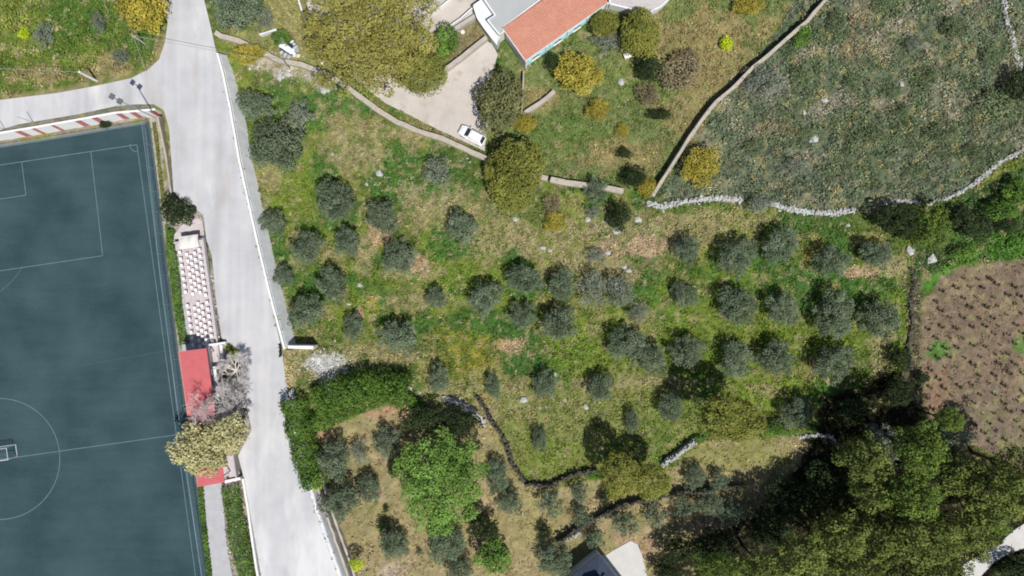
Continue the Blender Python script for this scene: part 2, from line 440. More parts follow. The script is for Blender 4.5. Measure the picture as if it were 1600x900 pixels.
    mix(ell(1600, 890, 60, 22, rot=-.5), (52, 66, 40))
    # verge west of the road
    ver = [(-400, 290), (0, 205), (235, 168), (262, 172), (272, 300), (320, 330), (325, 380), (340, 460), (352, 540), (378, 600), (395, 680), (375, 720), (400, 900), (460, 1200), (345, 1200), (322, 900), (258, 420), (232, 185), (0, 225), (-400, 310)]
    mix(pol(ver, 2, 5), (176, 170, 158))
    mix(pol([(-200, 240), (0, 200), (60, 189), (212, 162), (240, 163), (240, 172), (0, 210), (-200, 250)], 2, 4), (126, 122, 112))
    mix(pol([(250, 170), (262, 176), (270, 300), (266, 308), (258, 240)], 2, 4), (146, 136, 100))
    mix(ell(259, 230, 6, 60) * .7, (128, 134, 76))
    mix(pol([(0, 218), (232, 184), (233, 193), (222, 196), (0, 236), (-200, 266), (-200, 250)], 2, 4), (140, 132, 116))
    mix(pol([(256, 350), (268, 352), (290, 540), (282, 545), (262, 430)], 1.5, 4), (84, 104, 56))
    for e in [(75, 216, 24, 5), (215, 192, 14, 4), (50, 221, 16, 4)]: mix(ell(*e) * .8, (140, 138, 70))
    mix(pol([(378, 745), (392, 745), (412, 960), (398, 960)], 2, 4), (170, 158, 132))
    # all over: fine mottling
    lum = c.mean(-1, keepdims=True); c = (lum + (c - lum) * 1.03) * 0.95
    c *= (0.70 + 0.66 * n3)[..., None]
    c *= (0.86 + 0.34 * fbm(X, Y, 0.35, 91, 2))[..., None]
    return np.clip(c, 0.01, 0.8)

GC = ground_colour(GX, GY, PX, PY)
far_ = np.clip(np.maximum((np.abs(GX) - 84) / 10, (np.abs(GY) - 50) / 9), 0, 1)[..., None]
GC = GC * (1 - far_) + np.array(alb(96, 108, 62)) * far_
hard = np.zeros(GX.shape, bool)
for poly, z in ((ROAD_PX, RZ), (PITCH_PX, 0.0), (PATH_PX, 0.1)):
    hard |= sdist(GX, GY, [P(x, y, z)[:2] for x, y in poly]) > -0.5
def draped(poly, up=0.0):
    return [PG(x, y, up)[:2] for x, y in poly]
YARDXY = draped(YARD_PX); PADXY = draped(PAD_PX); PATH2XY = draped(PATH2_PX)
for pw in (YARDXY, PADXY, PATH2XY): hard |= sdist(GX, GY, pw) > -0.5
rough = 0.28 * (fbm(GX, GY, 1.2, 5, 3) - 0.5) + 0.34 * (fbm(GX, GY, 0.45, 6, 2) - 0.5)
scr_m = sst(-4, 8, sdist(PX, PY, [(1290, -80), (1180, 100), (1065, 245), (1020, 312), (1340, 332), (1490, 308), (1900, 100), (1900, -300)]))
rough *= 1 + 1.8 * scr_m
GZ2 = GZ + np.where(hard, -0.07, rough)
ny, nx = GX.shape
me = bpy.data.meshes.new("ground")
me.vertices.add(nx * ny); me.vertices.foreach_set("co", np.stack([GX, GY, GZ2], -1).reshape(-1).astype(np.float32))
ii = (np.arange(ny - 1)[:, None] * nx + np.arange(nx - 1)[None, :]).reshape(-1)
F = np.stack([ii, ii + 1, ii + nx + 1, ii + nx], -1)
nf = len(F); me.loops.add(nf * 4); me.loops.foreach_set("vertex_index", F.reshape(-1).astype(np.int32))
me.polygons.add(nf); me.polygons.foreach_set("loop_start", np.arange(0, nf * 4, 4, dtype=np.int32))
me.update(calc_edges=True)
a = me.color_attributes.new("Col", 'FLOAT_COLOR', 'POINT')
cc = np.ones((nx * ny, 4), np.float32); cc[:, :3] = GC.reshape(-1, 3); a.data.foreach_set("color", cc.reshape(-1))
gm, nt, b = new_mat("earth_and_grass")
at = nt.nodes.new("ShaderNodeAttribute"); at.attribute_name = "Col"
tc = nt.nodes.new("ShaderNodeTexCoord")
n1 = nt.nodes.new("ShaderNodeTexNoise"); n1.inputs["Scale"].default_value = 4.0; n1.inputs["Detail"].default_value = 7; n1.inputs["Roughness"].default_value = 0.7
nt.links.new(tc.outputs["Object"], n1.inputs["Vector"])
mr = nt.nodes.new("ShaderNodeMapRange"); mr.inputs[1].default_value = 0.3; mr.inputs[2].default_value = 0.7; mr.inputs[3].default_value = 0.72; mr.inputs[4].default_value = 1.3
nt.links.new(n1.outputs["Fac"], mr.inputs[0])
vm_ = nt.nodes.new("ShaderNodeVectorMath"); vm_.operation = 'SCALE'
nt.links.new(at.outputs["Color"], vm_.inputs[0]); nt.links.new(mr.outputs[0], vm_.inputs["Scale"]); nt.links.new(vm_.outputs[0], b.inputs["Base Color"])
b.inputs["Roughness"].default_value = 1.0; b.inputs["Specular IOR Level"].default_value = 0.05
bp = nt.nodes.new("ShaderNodeBump"); bp.inputs["Strength"].default_value = 0.8; bp.inputs["Distance"].default_value = 0.08
nt.links.new(n1.outputs["Fac"], bp.inputs["Height"]); nt.links.new(bp.outputs[0], b.inputs["Normal"])
ground = link("ground", me, gm); tag(ground, kind="structure")

def sheet(name, px_pts, mat, z=None, dz=0.02, maxe=1.5):
    """a thin surface over the ground; z None drapes it over the slope"""
    if z is not None: pts = [P(x, y, z) for x, y in px_pts]
    else: pts = [PG(x, y) for x, y in px_pts]
    from mathutils.geometry import tessellate_polygon
    bm = bmesh.new(); vs = [bm.verts.new((p[0], p[1], 0)) for p in pts]
    for t_ in tessellate_polygon([[Vector((p[0], p[1], 0)) for p in pts]]):
        try: bm.faces.new([vs[i_] for i_ in t_])
        except ValueError: pass
    if z is None:
        for _ in range(6):
            es = [e for e in bm.edges if e.calc_length() > maxe]
            if not es: break
            bmesh.ops.subdivide_edges(bm, edges=es, cuts=1); bmesh.ops.triangulate(bm, faces=bm.faces[:])
        co = np.array([(v.co.x, v.co.y) for v in bm.verts]); hz = base_h(co[:, 0], co[:, 1])
        for v, h_ in zip(bm.verts, hz): v.co.z = h_ + dz
    else:
        for v in bm.verts: v.co.z = z + dz
    bmesh.ops.recalc_face_normals(bm, faces=bm.faces[:])
    if sum(f.normal.z for f in bm.faces) < 0: bmesh.ops.reverse_faces(bm, faces=bm.faces[:])
    m_ = bpy.data.meshes.new(name); bm.to_mesh(m_); bm.free()
    return link(name, m_, mat)

# ---- road: pale worn concrete-asphalt with tyre tracks along its run
rm, nt, b = new_mat("pale_asphalt")
tc = nt.nodes.new("ShaderNodeTexCoord")
mp = nt.nodes.new("ShaderNodeMapping"); mp.inputs["Rotation"].default_value = (0, 0, math.radians(-14)); mp.inputs["Scale"].default_value = (1.0, 0.06, 1)
nt.links.new(tc.outputs["Object"], mp.inputs["Vector"])
na = nt.nodes.new("ShaderNodeTexNoise"); na.inputs["Scale"].default_value = 0.55; na.inputs["Detail"].default_value = 4; nt.links.new(mp.outputs[0], na.inputs["Vector"])
nb = nt.nodes.new("ShaderNodeTexNoise"); nb.inputs["Scale"].default_value = 0.25; nb.inputs["Detail"].default_value = 8; nb.inputs["Roughness"].default_value = 0.65; nt.links.new(tc.outputs["Object"], nb.inputs["Vector"])
nc = nt.nodes.new("ShaderNodeTexNoise"); nc.inputs["Scale"].default_value = 20; nc.inputs["Detail"].default_value = 4; nt.links.new(tc.outputs["Object"], nc.inputs["Vector"])
def madd(a_, k, c_):
    n = nt.nodes.new("ShaderNodeMath"); n.operation = 'MULTIPLY_ADD'; nt.links.new(a_, n.inputs[0]); n.inputs[1].default_value = k
    if isinstance(c_, float): n.inputs[2].default_value = c_
    else: nt.links.new(c_, n.inputs[2])
    return n.outputs[0]
v = madd(na.outputs["Fac"], 0.45, 0.0); v = madd(nb.outputs["Fac"], 0.4, v); v = madd(nc.outputs["Fac"], 0.15, v)
cr = nt.nodes.new("ShaderNodeValToRGB"); e = cr.color_ramp.elements
e[0].position = 0.36; e[0].color = (*alb(186, 186, 187), 1); e[1].position = 0.64; e[1].color = (*alb(219, 217, 215), 1)
m_e = cr.color_ramp.elements.new(0.5); m_e.color = (*alb(204, 204, 207), 1)
nt.links.new(v, cr.inputs[0])
def road_patch(src, colr, sc, p0, p1, amt, seed):
    mq = nt.nodes.new("ShaderNodeMapping"); mq.inputs["Location"].default_value = (seed, seed * .7, 0); mq.inputs["Rotation"].default_value = (0, 0, math.radians(-12)); mq.inputs["Scale"].default_value = (1, .35, 1); nt.links.new(tc.outputs["Object"], mq.inputs[0])
    n = nt.nodes.new("ShaderNodeTexNoise"); n.inputs["Scale"].default_value = sc; n.inputs["Detail"].default_value = 7; n.inputs["Roughness"].default_value = .62; nt.links.new(mq.outputs[0], n.inputs["Vector"])
    r = nt.nodes.new("ShaderNodeMapRange"); r.inputs[1].default_value = p0; r.inputs[2].default_value = p1; r.inputs[3].default_value = 0; r.inputs[4].default_value = amt; nt.links.new(n.outputs["Fac"], r.inputs[0])
    x = nt.nodes.new("ShaderNodeMixRGB"); x.inputs[2].default_value = (*colr, 1); nt.links.new(r.outputs[0], x.inputs[0]); nt.links.new(src, x.inputs[1]); return x.outputs[0]
o1 = road_patch(cr.outputs[0], alb(236, 235, 234), .16, .5, .66, .75, 3.0)
o1 = road_patch(o1, alb(188, 180, 172), .22, .56, .7, .6, 11.0)
o1 = road_patch(o1, alb(150, 148, 146), 1.6, .68, .76, .5, 23.0)
nt.links.new(o1, b.inputs["Base Color"]); b.inputs["Roughness"].default_value = 0.9; b.inputs["Specular IOR Level"].default_value = 0.2
bp = nt.nodes.new("ShaderNodeBump"); bp.inputs["Strength"].default_value = 0.3; bp.inputs["Distance"].default_value = 0.01
nt.links.new(nc.outputs["Fac"], bp.inputs["Height"]); nt.links.new(bp.outputs[0], b.inputs["Normal"])
road = sheet("road", ROAD_PX, rm, z=RZ, dz=0.0); tag(road, kind="structure")

M['yard'] = mat_plain("yard_concrete", alb(206, 198, 190), 0.9, 0.1, 0.35, 5, 0.3, stain=(alb(176, 160, 140), 0.4, 0.55, 0.6))
yard = sheet("concrete_yard", YARD_PX, M['yard']); tag(yard, kind="structure")
M['path'] = mat_plain("path_concrete", alb(192, 192, 196), 0.9, 0.08, 0.8, 8, 0.2)
pth = sheet("path", PATH_PX, M['path'], z=0.1); tag(pth, kind="structure")
M['white_track'] = mat_plain("chalky_track", alb(214, 212, 208), 0.95, 0.06, 0.8, 8, 0.3)
pt2 = sheet("path", PATH2_PX, M['white_track']); tag(pt2, kind="structure")
pad = sheet("paved_pad", PAD_PX, M['white_track'], dz=0.03); tag(pad, kind="structure")

# ---- football pitch
tm, nt, b = new_mat("artificial_turf")
tc = nt.nodes.new("ShaderNodeTexCoord")
mp = nt.nodes.new("ShaderNodeMapping"); mp.inputs["Rotation"].default_value = (0, 0, math.radians(-8.3)); mp.inputs["Scale"].default_value = (0.12, 1.0, 1)
nt.links.new(tc.outputs["Object"], mp.inputs["Vector"])
na = nt.nodes.new("ShaderNodeTexNoise"); na.inputs["Scale"].default_value = 0.9; na.inputs["Detail"].default_value = 7; na.inputs["Roughness"].default_value = 0.7; nt.links.new(mp.outputs[0], na.inputs["Vector"])
nb = nt.nodes.new("ShaderNodeTexNoise"); nb.inputs["Scale"].default_value = 0.13; nb.inputs["Detail"].default_value = 6; nt.links.new(tc.outputs["Object"], nb.inputs["Vector"])
nc = nt.nodes.new("ShaderNodeTexNoise"); nc.inputs["Scale"].default_value = 4; nc.inputs["Detail"].default_value = 6; nc.inputs["Roughness"].default_value = 0.75; nt.links.new(tc.outputs["Object"], nc.inputs["Vector"])
v = madd(na.outputs["Fac"], 0.16, 0.0); v = madd(nb.outputs["Fac"], 0.5, v); v = madd(nc.outputs["Fac"], 0.34, v)
cr = nt.nodes.new("ShaderNodeValToRGB"); e = cr.color_ramp.elements
e[0].position = 0.38; e[0].color = (*alb(50, 71, 78), 1); e[1].position = 0.63; e[1].color = (*alb(73, 97, 101), 1)
nt.links.new(v, cr.inputs[0]); nt.links.new(cr.outputs[0], b.inputs["Base Color"]); b.inputs["Roughness"].default_value = 0.95; b.inputs["Specular IOR Level"].default_value = 0.1
pitch = sheet("football_pitch", PITCH_PX, tm, z=0.0, dz=-0.01); tag(pitch, kind="structure")
lm_ = mat_plain("faded_line_paint", alb(112, 136, 144), 0.9, 0.16, 1.2, 9, 0.0)
ml = MB(); lw = 0.10
def strip(pts, w=lw, z=0.0):
    for (a0, b0), (a1, b1) in zip(pts[:-1], pts[1:]):
        p = Vector(P(a0, b0)[:2]); q = Vector(P(a1, b1)[:2]); d = (q - p).normalized(); n = Vector((-d.y, d.x)) * w / 2; e_ = d * 0.0
        ml.add([(*(p - e_ - n), z), (*(q + e_ - n), z), (*(q + e_ + n), z), (*(p - e_ + n), z)], [(0, 1, 2, 3)])
strip([(-216, 290), (214, 226), (305.5, 900), (322, 1035)])
strip([(34, 253.5), (40.5, 305), (-150, 333)], z=0.004)
strip([(142, 237.5), (160.5, 399.5), (-270, 463)], z=0.008)
strip([(-300, 760), (302.5 - 28, 679.5)], z=0.004)
strip([(-1 + 94.6 * math.cos(t), 717 + 94.6 * math.sin(t)) for t in np.linspace(0, 2 * math.pi, 65)], z=0.008)
strip([(-50 + 94 * math.cos(t), 375 + 94 * math.sin(t)) for t in np.linspace(0.46, 2.1, 24)], w=0.045, z=0.012)
strip([(214 - 11 * math.cos(t), 226 + 11 * math.sin(t)) for t in np.linspace(-0.1, 1.6, 8)], z=0.012)
strip([(126, 571), (262, 548)], w=0.025, z=0.012)
lines = ml.obj("pitch_lines", lm_); tag(lines, kind="structure")
# lighter seam strip that runs along the inner foot of the fence
ml = MB(); strip([(227, 200), (247, 400), (262, 520), (283, 690), (316, 905), (332, 1030)], w=0.09, z=0.020)
sm_ = ml.obj("turf_seam", lm_); tag(sm_, kind="structure")
# ---------------------------------------------------------------- walls
def densify(pts, step):
    out = []
    for p, q in zip(pts[:-1], pts[1:]):
        L = math.hypot(q[0] - p[0], q[1] - p[1]); n = max(1, int(L / step))
        for i in range(n): out.append((p[0] + (q[0] - p[0]) * i / n, p[1] + (q[1] - p[1]) * i / n))
    out.append(pts[-1]); return out

def normals2(pts):
    o = []
    for i in range(len(pts)):
        a_ = pts[max(0, i - 1)]; c_ = pts[min(len(pts) - 1, i + 1)]
        d = Vector((c_[0] - a_[0], c_[1] - a_[1])).normalized(); o.append((-d.y, d.x))
    return o

def wall_mesh(mb, pts, th, ztop, zbot, jit=0.0, rng=random):
    """pts: xy list; ztop, zbot functions of (x, y)"""
    ns = normals2(pts); n = len(pts); vs = []
    for (x, y), (nx_, ny_) in zip(pts, ns):
        j = lambda: rng.uniform(-jit, jit)
        for s in (1, -1):
            vs.append((x + nx_ * s * th / 2 + j(), y + ny_ * s * th / 2 + j(), ztop(x, y) + j()))
        for s in (-1, 1):
            vs.append((x + nx_ * s * (th / 2 + jit), y + ny_ * s * (th / 2 + jit), zbot(x, y)))
    fs = []
    for i in range(n - 1):
        for k in range(4):
            a_ = i * 4 + k; b_ = i * 4 + (k + 1) % 4
            fs.append((a_, b_, b_ + 4, a_ + 4))
    fs += [(3, 2, 1, 0), tuple((n - 1) * 4 + k for k in range(4))]
    mb.add(vs, fs)

def garden_wall(px_pts, h, th, mat, label, name="garden_wall", cat="wall", group=None, jit=0.05, step=1.2):
    xy = densify([PG(x, y, h)[:2] for x, y in px_pts], step)
    mb = MB(); wall_mesh(mb, xy, th, lambda x, y: gh(x, y) + h, lambda x, y: gh(x, y) - 0.4, jit)
    o = mb.obj(name, mat, bevel=0.025)
    return tag(o, label, cat, group)

def level_wall(px_pts, ztop, th, mat, label, jit=0.02):
    xy = densify([P(x, y, ztop)[:2] for x, y in px_pts], 1.2); mb = MB()
    wall_mesh(mb, xy, th, lambda x, y: ztop, lambda x, y: -.3, jit)
    mb2 = mb.obj("garden_wall", mat, bevel=.02); return tag(mb2, label, "wall")

garden_wall([(336, 50), (345, 56), (372, 63), (400, 76), (435, 94), (470, 100), (508, 114), (535, 130), (562, 151), (592, 173), (620, 190), (655, 205), (690, 216), (725, 232), (760, 248), (800, 264), (856, 279)], 0.9, 0.75, M['wallstone'],
            "long curving pale wall running from the road past the concrete yard")
garden_wall([(860, 280), (885, 285), (915, 289), (945, 293), (974, 299)], 1.1, 0.85, M['wallstone'], "short grey rendered wall segment at the foot of the long house garden")
garden_wall([(1300, -12), (1283, 8), (1262, 32), (1235, 55), (1204, 83), (1178, 104), (1150, 133), (1120, 158), (1098, 185), (1078, 214), (1058, 246), (1040, 274), (1020, 306)], 1.7, 0.5, M['wallstone'],
            "tall straight grey boundary wall between the long house garden and the scrub hillside")
garden_wall([(817, 178), (842, 162), (866, 142)], 1.0, 0.6, M['concrete'], "short whitish stub wall beside the yellow shrub below the long house", jit=0.06)
garden_wall([(815, 178), (817, 150), (818, 112)], 1.3, 0.2, M['wallstone'], "thin north-south wall running down from the corner of the long house", jit=0.02)
garden_wall([(690, 112), (722, 88), (760, 58)], 1.2, 0.6, M['concrete'], "white wall with a flat top between the yard and the small brown garden plot", jit=0.03)
garden_wall([(701, 50), (724, 36), (742, 24)], 1.0, 0.6, M['concrete'], "pale terrace wall on the upper side of the small brown garden plot", jit=0.03)
garden_wall([(700, 42), (720, 28), (738, 12)], 1.0, 0.2, M['white'], "thin white kerb wall along the lower edge of the upper terrace", jit=0.01)
garden_wall([(674, 20), (690, 9), (706, -4)], 0.8, 0.22, M['white'], "thin white wall across the upper terrace beside the giant crown", jit=0.01)
garden_wall([(742, 168), (752, 182), (766, 203)], 0.8, 0.35, M['white'], "short whitish wall on the right of the parked white car", jit=0.03)
garden_wall([(488, 66), (494, 82), (500, 95), (511, 108)], 0.5, 0.2, M['white'], "thin curved white edging on the left of the giant crown", jit=0.02)
garden_wall([(462, -14), (470, 12), (477, 34)], 0.7, 0.2, M['white'], "thin white wall along the grey lane at the top edge", jit=0.01)
level_wall([(246, 182), (258, 240), (267, 303)], 2.75, 0.25, M['wallstone'], "low concrete kerb wall between the football pitch fence and the road corner", jit=0.01)
level_wall([(379, 748), (386, 790), (393, 840), (400, 888), (412, 950), (440, 1060)], 2.9, 0.3, M['white'], "low whitish wall between the overgrown strip and the road at the lower left", jit=0.02)

# road embankment: battered retaining wall with a parapet
er = [P(x, y, RZ)[:2] for x, y in EDGE_E]
def retaining(idx0, idx1, label, batter, par, pmat):
    pts = densify(er[idx0:idx1 + 1], 1.2); ns = normals2(pts); n = len(pts)
    root = empty("retaining_wall", (pts[0][0], pts[0][1], 0), 0, label, "wall")
    off = Vector(root.location); vs = []
    sgn = -1 if ns[n // 2][0] > 0 else 1
    for (x, y), (a_, b_) in zip(pts, ns):
        a_ *= -sgn; b_ *= -sgn
        if a_ < 0: a_, b_ = -a_, -b_
        zb = gh(x + a_ * 1.5, y + b_ * 1.5) - 0.3; hgt = max(0.0, (2.5 - zb) / 2.8)
        vs += [(x - a_ * 0.35, y - b_ * 0.35, 2.47), (x + a_ * 0.22, y + b_ * 0.22, 2.47 + random.uniform(-.03, .03)),
               (x + a_ * (0.4 + batter * hgt * .9) + random.uniform(-.04, .04), y + b_ * (0.4 + batter * hgt * .9), zb), (x - a_ * 0.35, y - b_ * 0.35, zb)]
    fs = []
    for i in range(n - 1):
        for k in range(4):
            p_ = i * 4 + k; q_ = i * 4 + (k + 1) % 4; fs.append((p_, q_, q_ + 4, p_ + 4))
    fs += [(3, 2, 1, 0), tuple((n - 1) * 4 + k for k in range(4))]
    mb = MB().add([Vector(v) - off for v in vs], fs); f = mb.obj("face", M['retain'], root)
    if par > 0:
        mb = MB(); wall_mesh(mb, [(x - off.x, y - off.y) for x, y in pts], 0.3, lambda x, y: 2.5 + par, lambda x, y: 2.44, 0.015)
        mb.obj("parapet", pmat, root, bevel=0.02)
    return root
retaining(3, 10, "white topped retaining wall along the road's right side, from the junction down to the gap", 0.8, 0.45, M['white'])
retaining(11, 17, "grey stone retaining wall of the road beside the olive garden at the bottom", 0.35, 0.12, M['retain'])
for off_, top_ in ((0.85, 1.9), (1.5, 1.1)):
    q_ = densify(er[13:18], 1.0); nq = normals2(q_); q_ = [(x + abs(a_) * off_, y + (b_ if a_ > 0 else -b_) * off_) for (x, y), (a_, b_) in zip(q_, nq)]
    mb = MB(); wall_mesh(mb, q_, .34, lambda x, y: top_, lambda x, y: -.5, .07)
    tag(mb.obj("stone_terrace", M['concrete'], bevel=.03), "upper pale stone ledge below the road beside the olive garden" if off_ < 1 else "lower pale stone ledge below the road beside the olive garden", "stone ledge")
# stub wall at the end of the embankment
x0, y0, _ = P(447, 542, 2.6); x1, y1, _ = P(490, 543, 2.6)
mb = MB(); wall_mesh(mb, densify([(x0 + 0.3, y0), (x1, y1)], 0.8), 0.5, lambda x, y: 2.75, lambda x, y: -0.3, 0.02)
tag(mb.obj("end_wall", M['white'], bevel=0.03), "short bright white wall jutting right from the road, dark shadow behind it", "wall")

# striped wall above the pitch
ws = [P(x, y, RZ)[:2] for x, y in [(-60, 218), (0, 209.5), (60, 199.5), (120, 189), (180, 178), (243, 172.5)]]
root = empty("striped_wall", (ws[2][0], ws[2][1], 0), 0, "white wall with slanting red stripes between the side road and the football pitch", "wall")
pts = densify(ws, 0.35); off = Vector((ws[2][0], ws[2][1]))
ns = normals2(pts)
vs = []; n = len(pts)
for (x, y), (a_, b_) in zip(pts, ns):
    if b_ > 0: a_, b_ = -a_, -b_
    x -= off.x; y -= off.y
    vs += [(x - a_ * .3, y - b_ * .3, 2.6), (x, y, 2.6), (x + a_ * 0.25, y + b_ * 0.25, -0.3), (x - a_ * .3, y - b_ * .3, -0.3)]
fs = []
for i in range(n - 1):
    for k in range(4):
        p_ = i * 4 + k; q_ = i * 4 + (k + 1) % 4; fs.append((p_, p_ + 4, q_ + 4, q_))
fs += [(0, 1, 2, 3), tuple((n - 1) * 4 + k for k in (3, 2, 1, 0))]
MB().add(vs, fs).obj("wall_face", M['white'], root)
M['pink_edge'] = mat_plain("faded_pink_paint", alb(208, 176, 176), .85)
M['red_stripe'] = mat_plain("faded_red_paint", alb(196, 124, 122), 0.85, 0.15, 1.5, 9, 0.1)
for spx in (-30, 22, 48, 78, 118, 144, 181, 201, 232):
    # find the segment for this pixel and paint a band standing 6 mm proud
    tx = P(spx, 200, RZ)[0]
    i = min(range(n), key=lambda k: abs(pts[k][0] - tx)); i = min(max(i, 1), n - 3)
    (ax, ay), (bx_, by_) = pts[i], pts[i + 1]
    d = Vector((bx_ - ax, by_ - ay)).normalized(); nn = Vector((d.y, -d.x))
    if nn.y > 0: nn = -nn
    w = 0.95 if spx not in (78, 48) else 0.6
    def q(u, z, e=0.008):
        k = (2.6 - z) / 2.9 * 0.25 + e
        return (ax - off.x + d.x * u + nn.x * k, ay - off.y + d.y * u + nn.y * k, z)
    MB().add([q(0, 0.0), q(w, 0.0), q(w, 2.59), q(0, 2.59), q(0, 0.0, -.02), q(w, 0.0, -.02), q(w, 2.59, -.02), q(0, 2.59, -.02)],
             [(0, 1, 2, 3), (7, 6, 5, 4), (0, 4, 5, 1), (1, 5, 6, 2), (2, 6, 7, 3), (3, 7, 4, 0)]).obj("red_stripe", M['red_stripe'], root)

# ---------------------------------------------------------------- dry stone
ICO_V = None
def ico():
    global ICO_V
    if ICO_V is None:
        bm = bmesh.new(); bmesh.ops.create_icosphere(bm, subdivisions=1, radius=1.0)
        ICO_V = (np.array([v.co[:] for v in bm.verts]), [tuple(v.index for v in f.verts) for f in bm.faces]); bm.free()
    return ICO_V

def stone_into(mb, c, r, flat=0.7, rng=random):
    V, F_ = ico(); j = np.array([[rng.uniform(0.78, 1.18)] for _ in range(len(V))])
    rz = rng.uniform(0, 6.28); ca, sa = math.cos(rz), math.sin(rz); sx = rng.uniform(0.8, 1.35)
    W = V * j * r; W = W * np.array([sx, 1 / sx, flat])
    X = W[:, 0] * ca - W[:, 1] * sa + c[0]; Y = W[:, 0] * sa + W[:, 1] * ca + c[1]
    mb.add(np.stack([X, Y, W[:, 2] + c[2]], -1), F_)

def dry_wall(px_pts, h, th, label, mat, gaps=0.0, sz=0.21, name="dry_stone_wall", dens=1.0, group=None):
    xy = densify([PG(x, y, h * .7)[:2] for x, y in px_pts], 0.25); ns = normals2(xy); mb = MB()
    rng = random.Random(len(label) * 7 + len(px_pts))
    core = densify(xy, 1.0)[::2] if len(xy) > 6 else xy
    wall_mesh(mb, core, th * .7, lambda x, y: gh(x, y) + h * .45, lambda x, y: gh(x, y) - .3, .05, rng)
    for (x, y), (a_, b_) in zip(xy, ns):
        if fbm(np.array([x]), np.array([y]), 2.0, 5)[0] < gaps: continue
        for _ in range(int(3 * dens + rng.random())):
            t = rng.gauss(0, 0.27) * th; hz = h * max(0.12, 1 - (abs(t) / th) ** 2 * 1.6) * rng.uniform(0.3, 1.0)
            r = sz * rng.uniform(0.55, 1.25)
            g = gh(x, y)
            stone_into(mb, (x + a_ * t + rng.uniform(-.15, .15), y + b_ * t + rng.uniform(-.15, .15), g + hz - r * 0.4), r, rng=rng)
            if hz > 0.5: stone_into(mb, (x + a_ * t * 1.1, y + b_ * t * 1.1, g + hz * 0.4), r * 1.1, rng=rng)
    return tag(mb.obj(name, mat), label, "stone wall", group)
WL = mat_plain("bleached_limestone", (0.42, 0.42, 0.405), 0.95, 0.3, 1.5, 10, 0.7)
dry_wall([(1012, 316), (1035, 323), (1062, 316), (1095, 311), (1130, 309), (1160, 312)], 0.8, 0.9, "white rubble wall running right from the foot of the tall straight boundary wall", WL)
dry_wall([(1206, 318), (1225, 324), (1262, 331), (1300, 333), (1336, 329)], 0.7, 0.8, "white rubble wall in the middle of the scrub's lower edge", WL)
dry_wall([(1384, 318), (1400, 312), (1434, 316)], 0.6, 0.45, "broken piece of white rubble wall between two longer rubble walls", WL)
dry_wall([(1450, 320), (1478, 310), (1498, 302), (1525, 285), (1552, 262), (1575, 247), (1612, 228)], 0.7, 0.6, "white rubble wall climbing to the right edge above the green strip", WL)
dry_wall([(1568, -10), (1573, 22), (1582, 55), (1588, 84), (1596, 108)], 0.7, 0.55, "upright white rubble wall in the top right corner", WL)
dry_wall([(1036, 728), (1058, 712), (1086, 690)], 1.8, 0.6, "pale rubble terrace wall left of the golden tree by the black shadow", WL)
dry_wall([(1250, 684), (1275, 680), (1300, 684), (1310, 700)], 0.6, 0.4, "small curved pale stone edging at the left border of the dark wood", WL)
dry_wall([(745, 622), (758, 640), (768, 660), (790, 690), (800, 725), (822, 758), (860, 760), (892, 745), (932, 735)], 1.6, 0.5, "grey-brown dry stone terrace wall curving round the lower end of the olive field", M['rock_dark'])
dry_wall([(690, 622), (715, 628), (740, 645), (758, 664)], 0.7, 1.0, "broken pale stones of a collapsed wall above the bright green tree", WL, dens=.7)
dry_wall([(872, 850), (905, 828), (940, 808), (975, 790), (1010, 783), (1060, 772), (1110, 766), (1165, 760)], 2.3, 0.34, "dark sided terrace wall rising through the small olives at the bottom", M['rock_dark'])  # dark stones paint in the shadow that lies along this wall
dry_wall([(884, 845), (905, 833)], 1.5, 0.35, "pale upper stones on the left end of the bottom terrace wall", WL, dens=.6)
dry_wall([(1425, 420), (1432, 440), (1424, 470), (1428, 505), (1420, 540), (1424, 575)], 0.6, 0.5, "dark overgrown stone wall along the left side of the vineyard", M['rock_dark'])

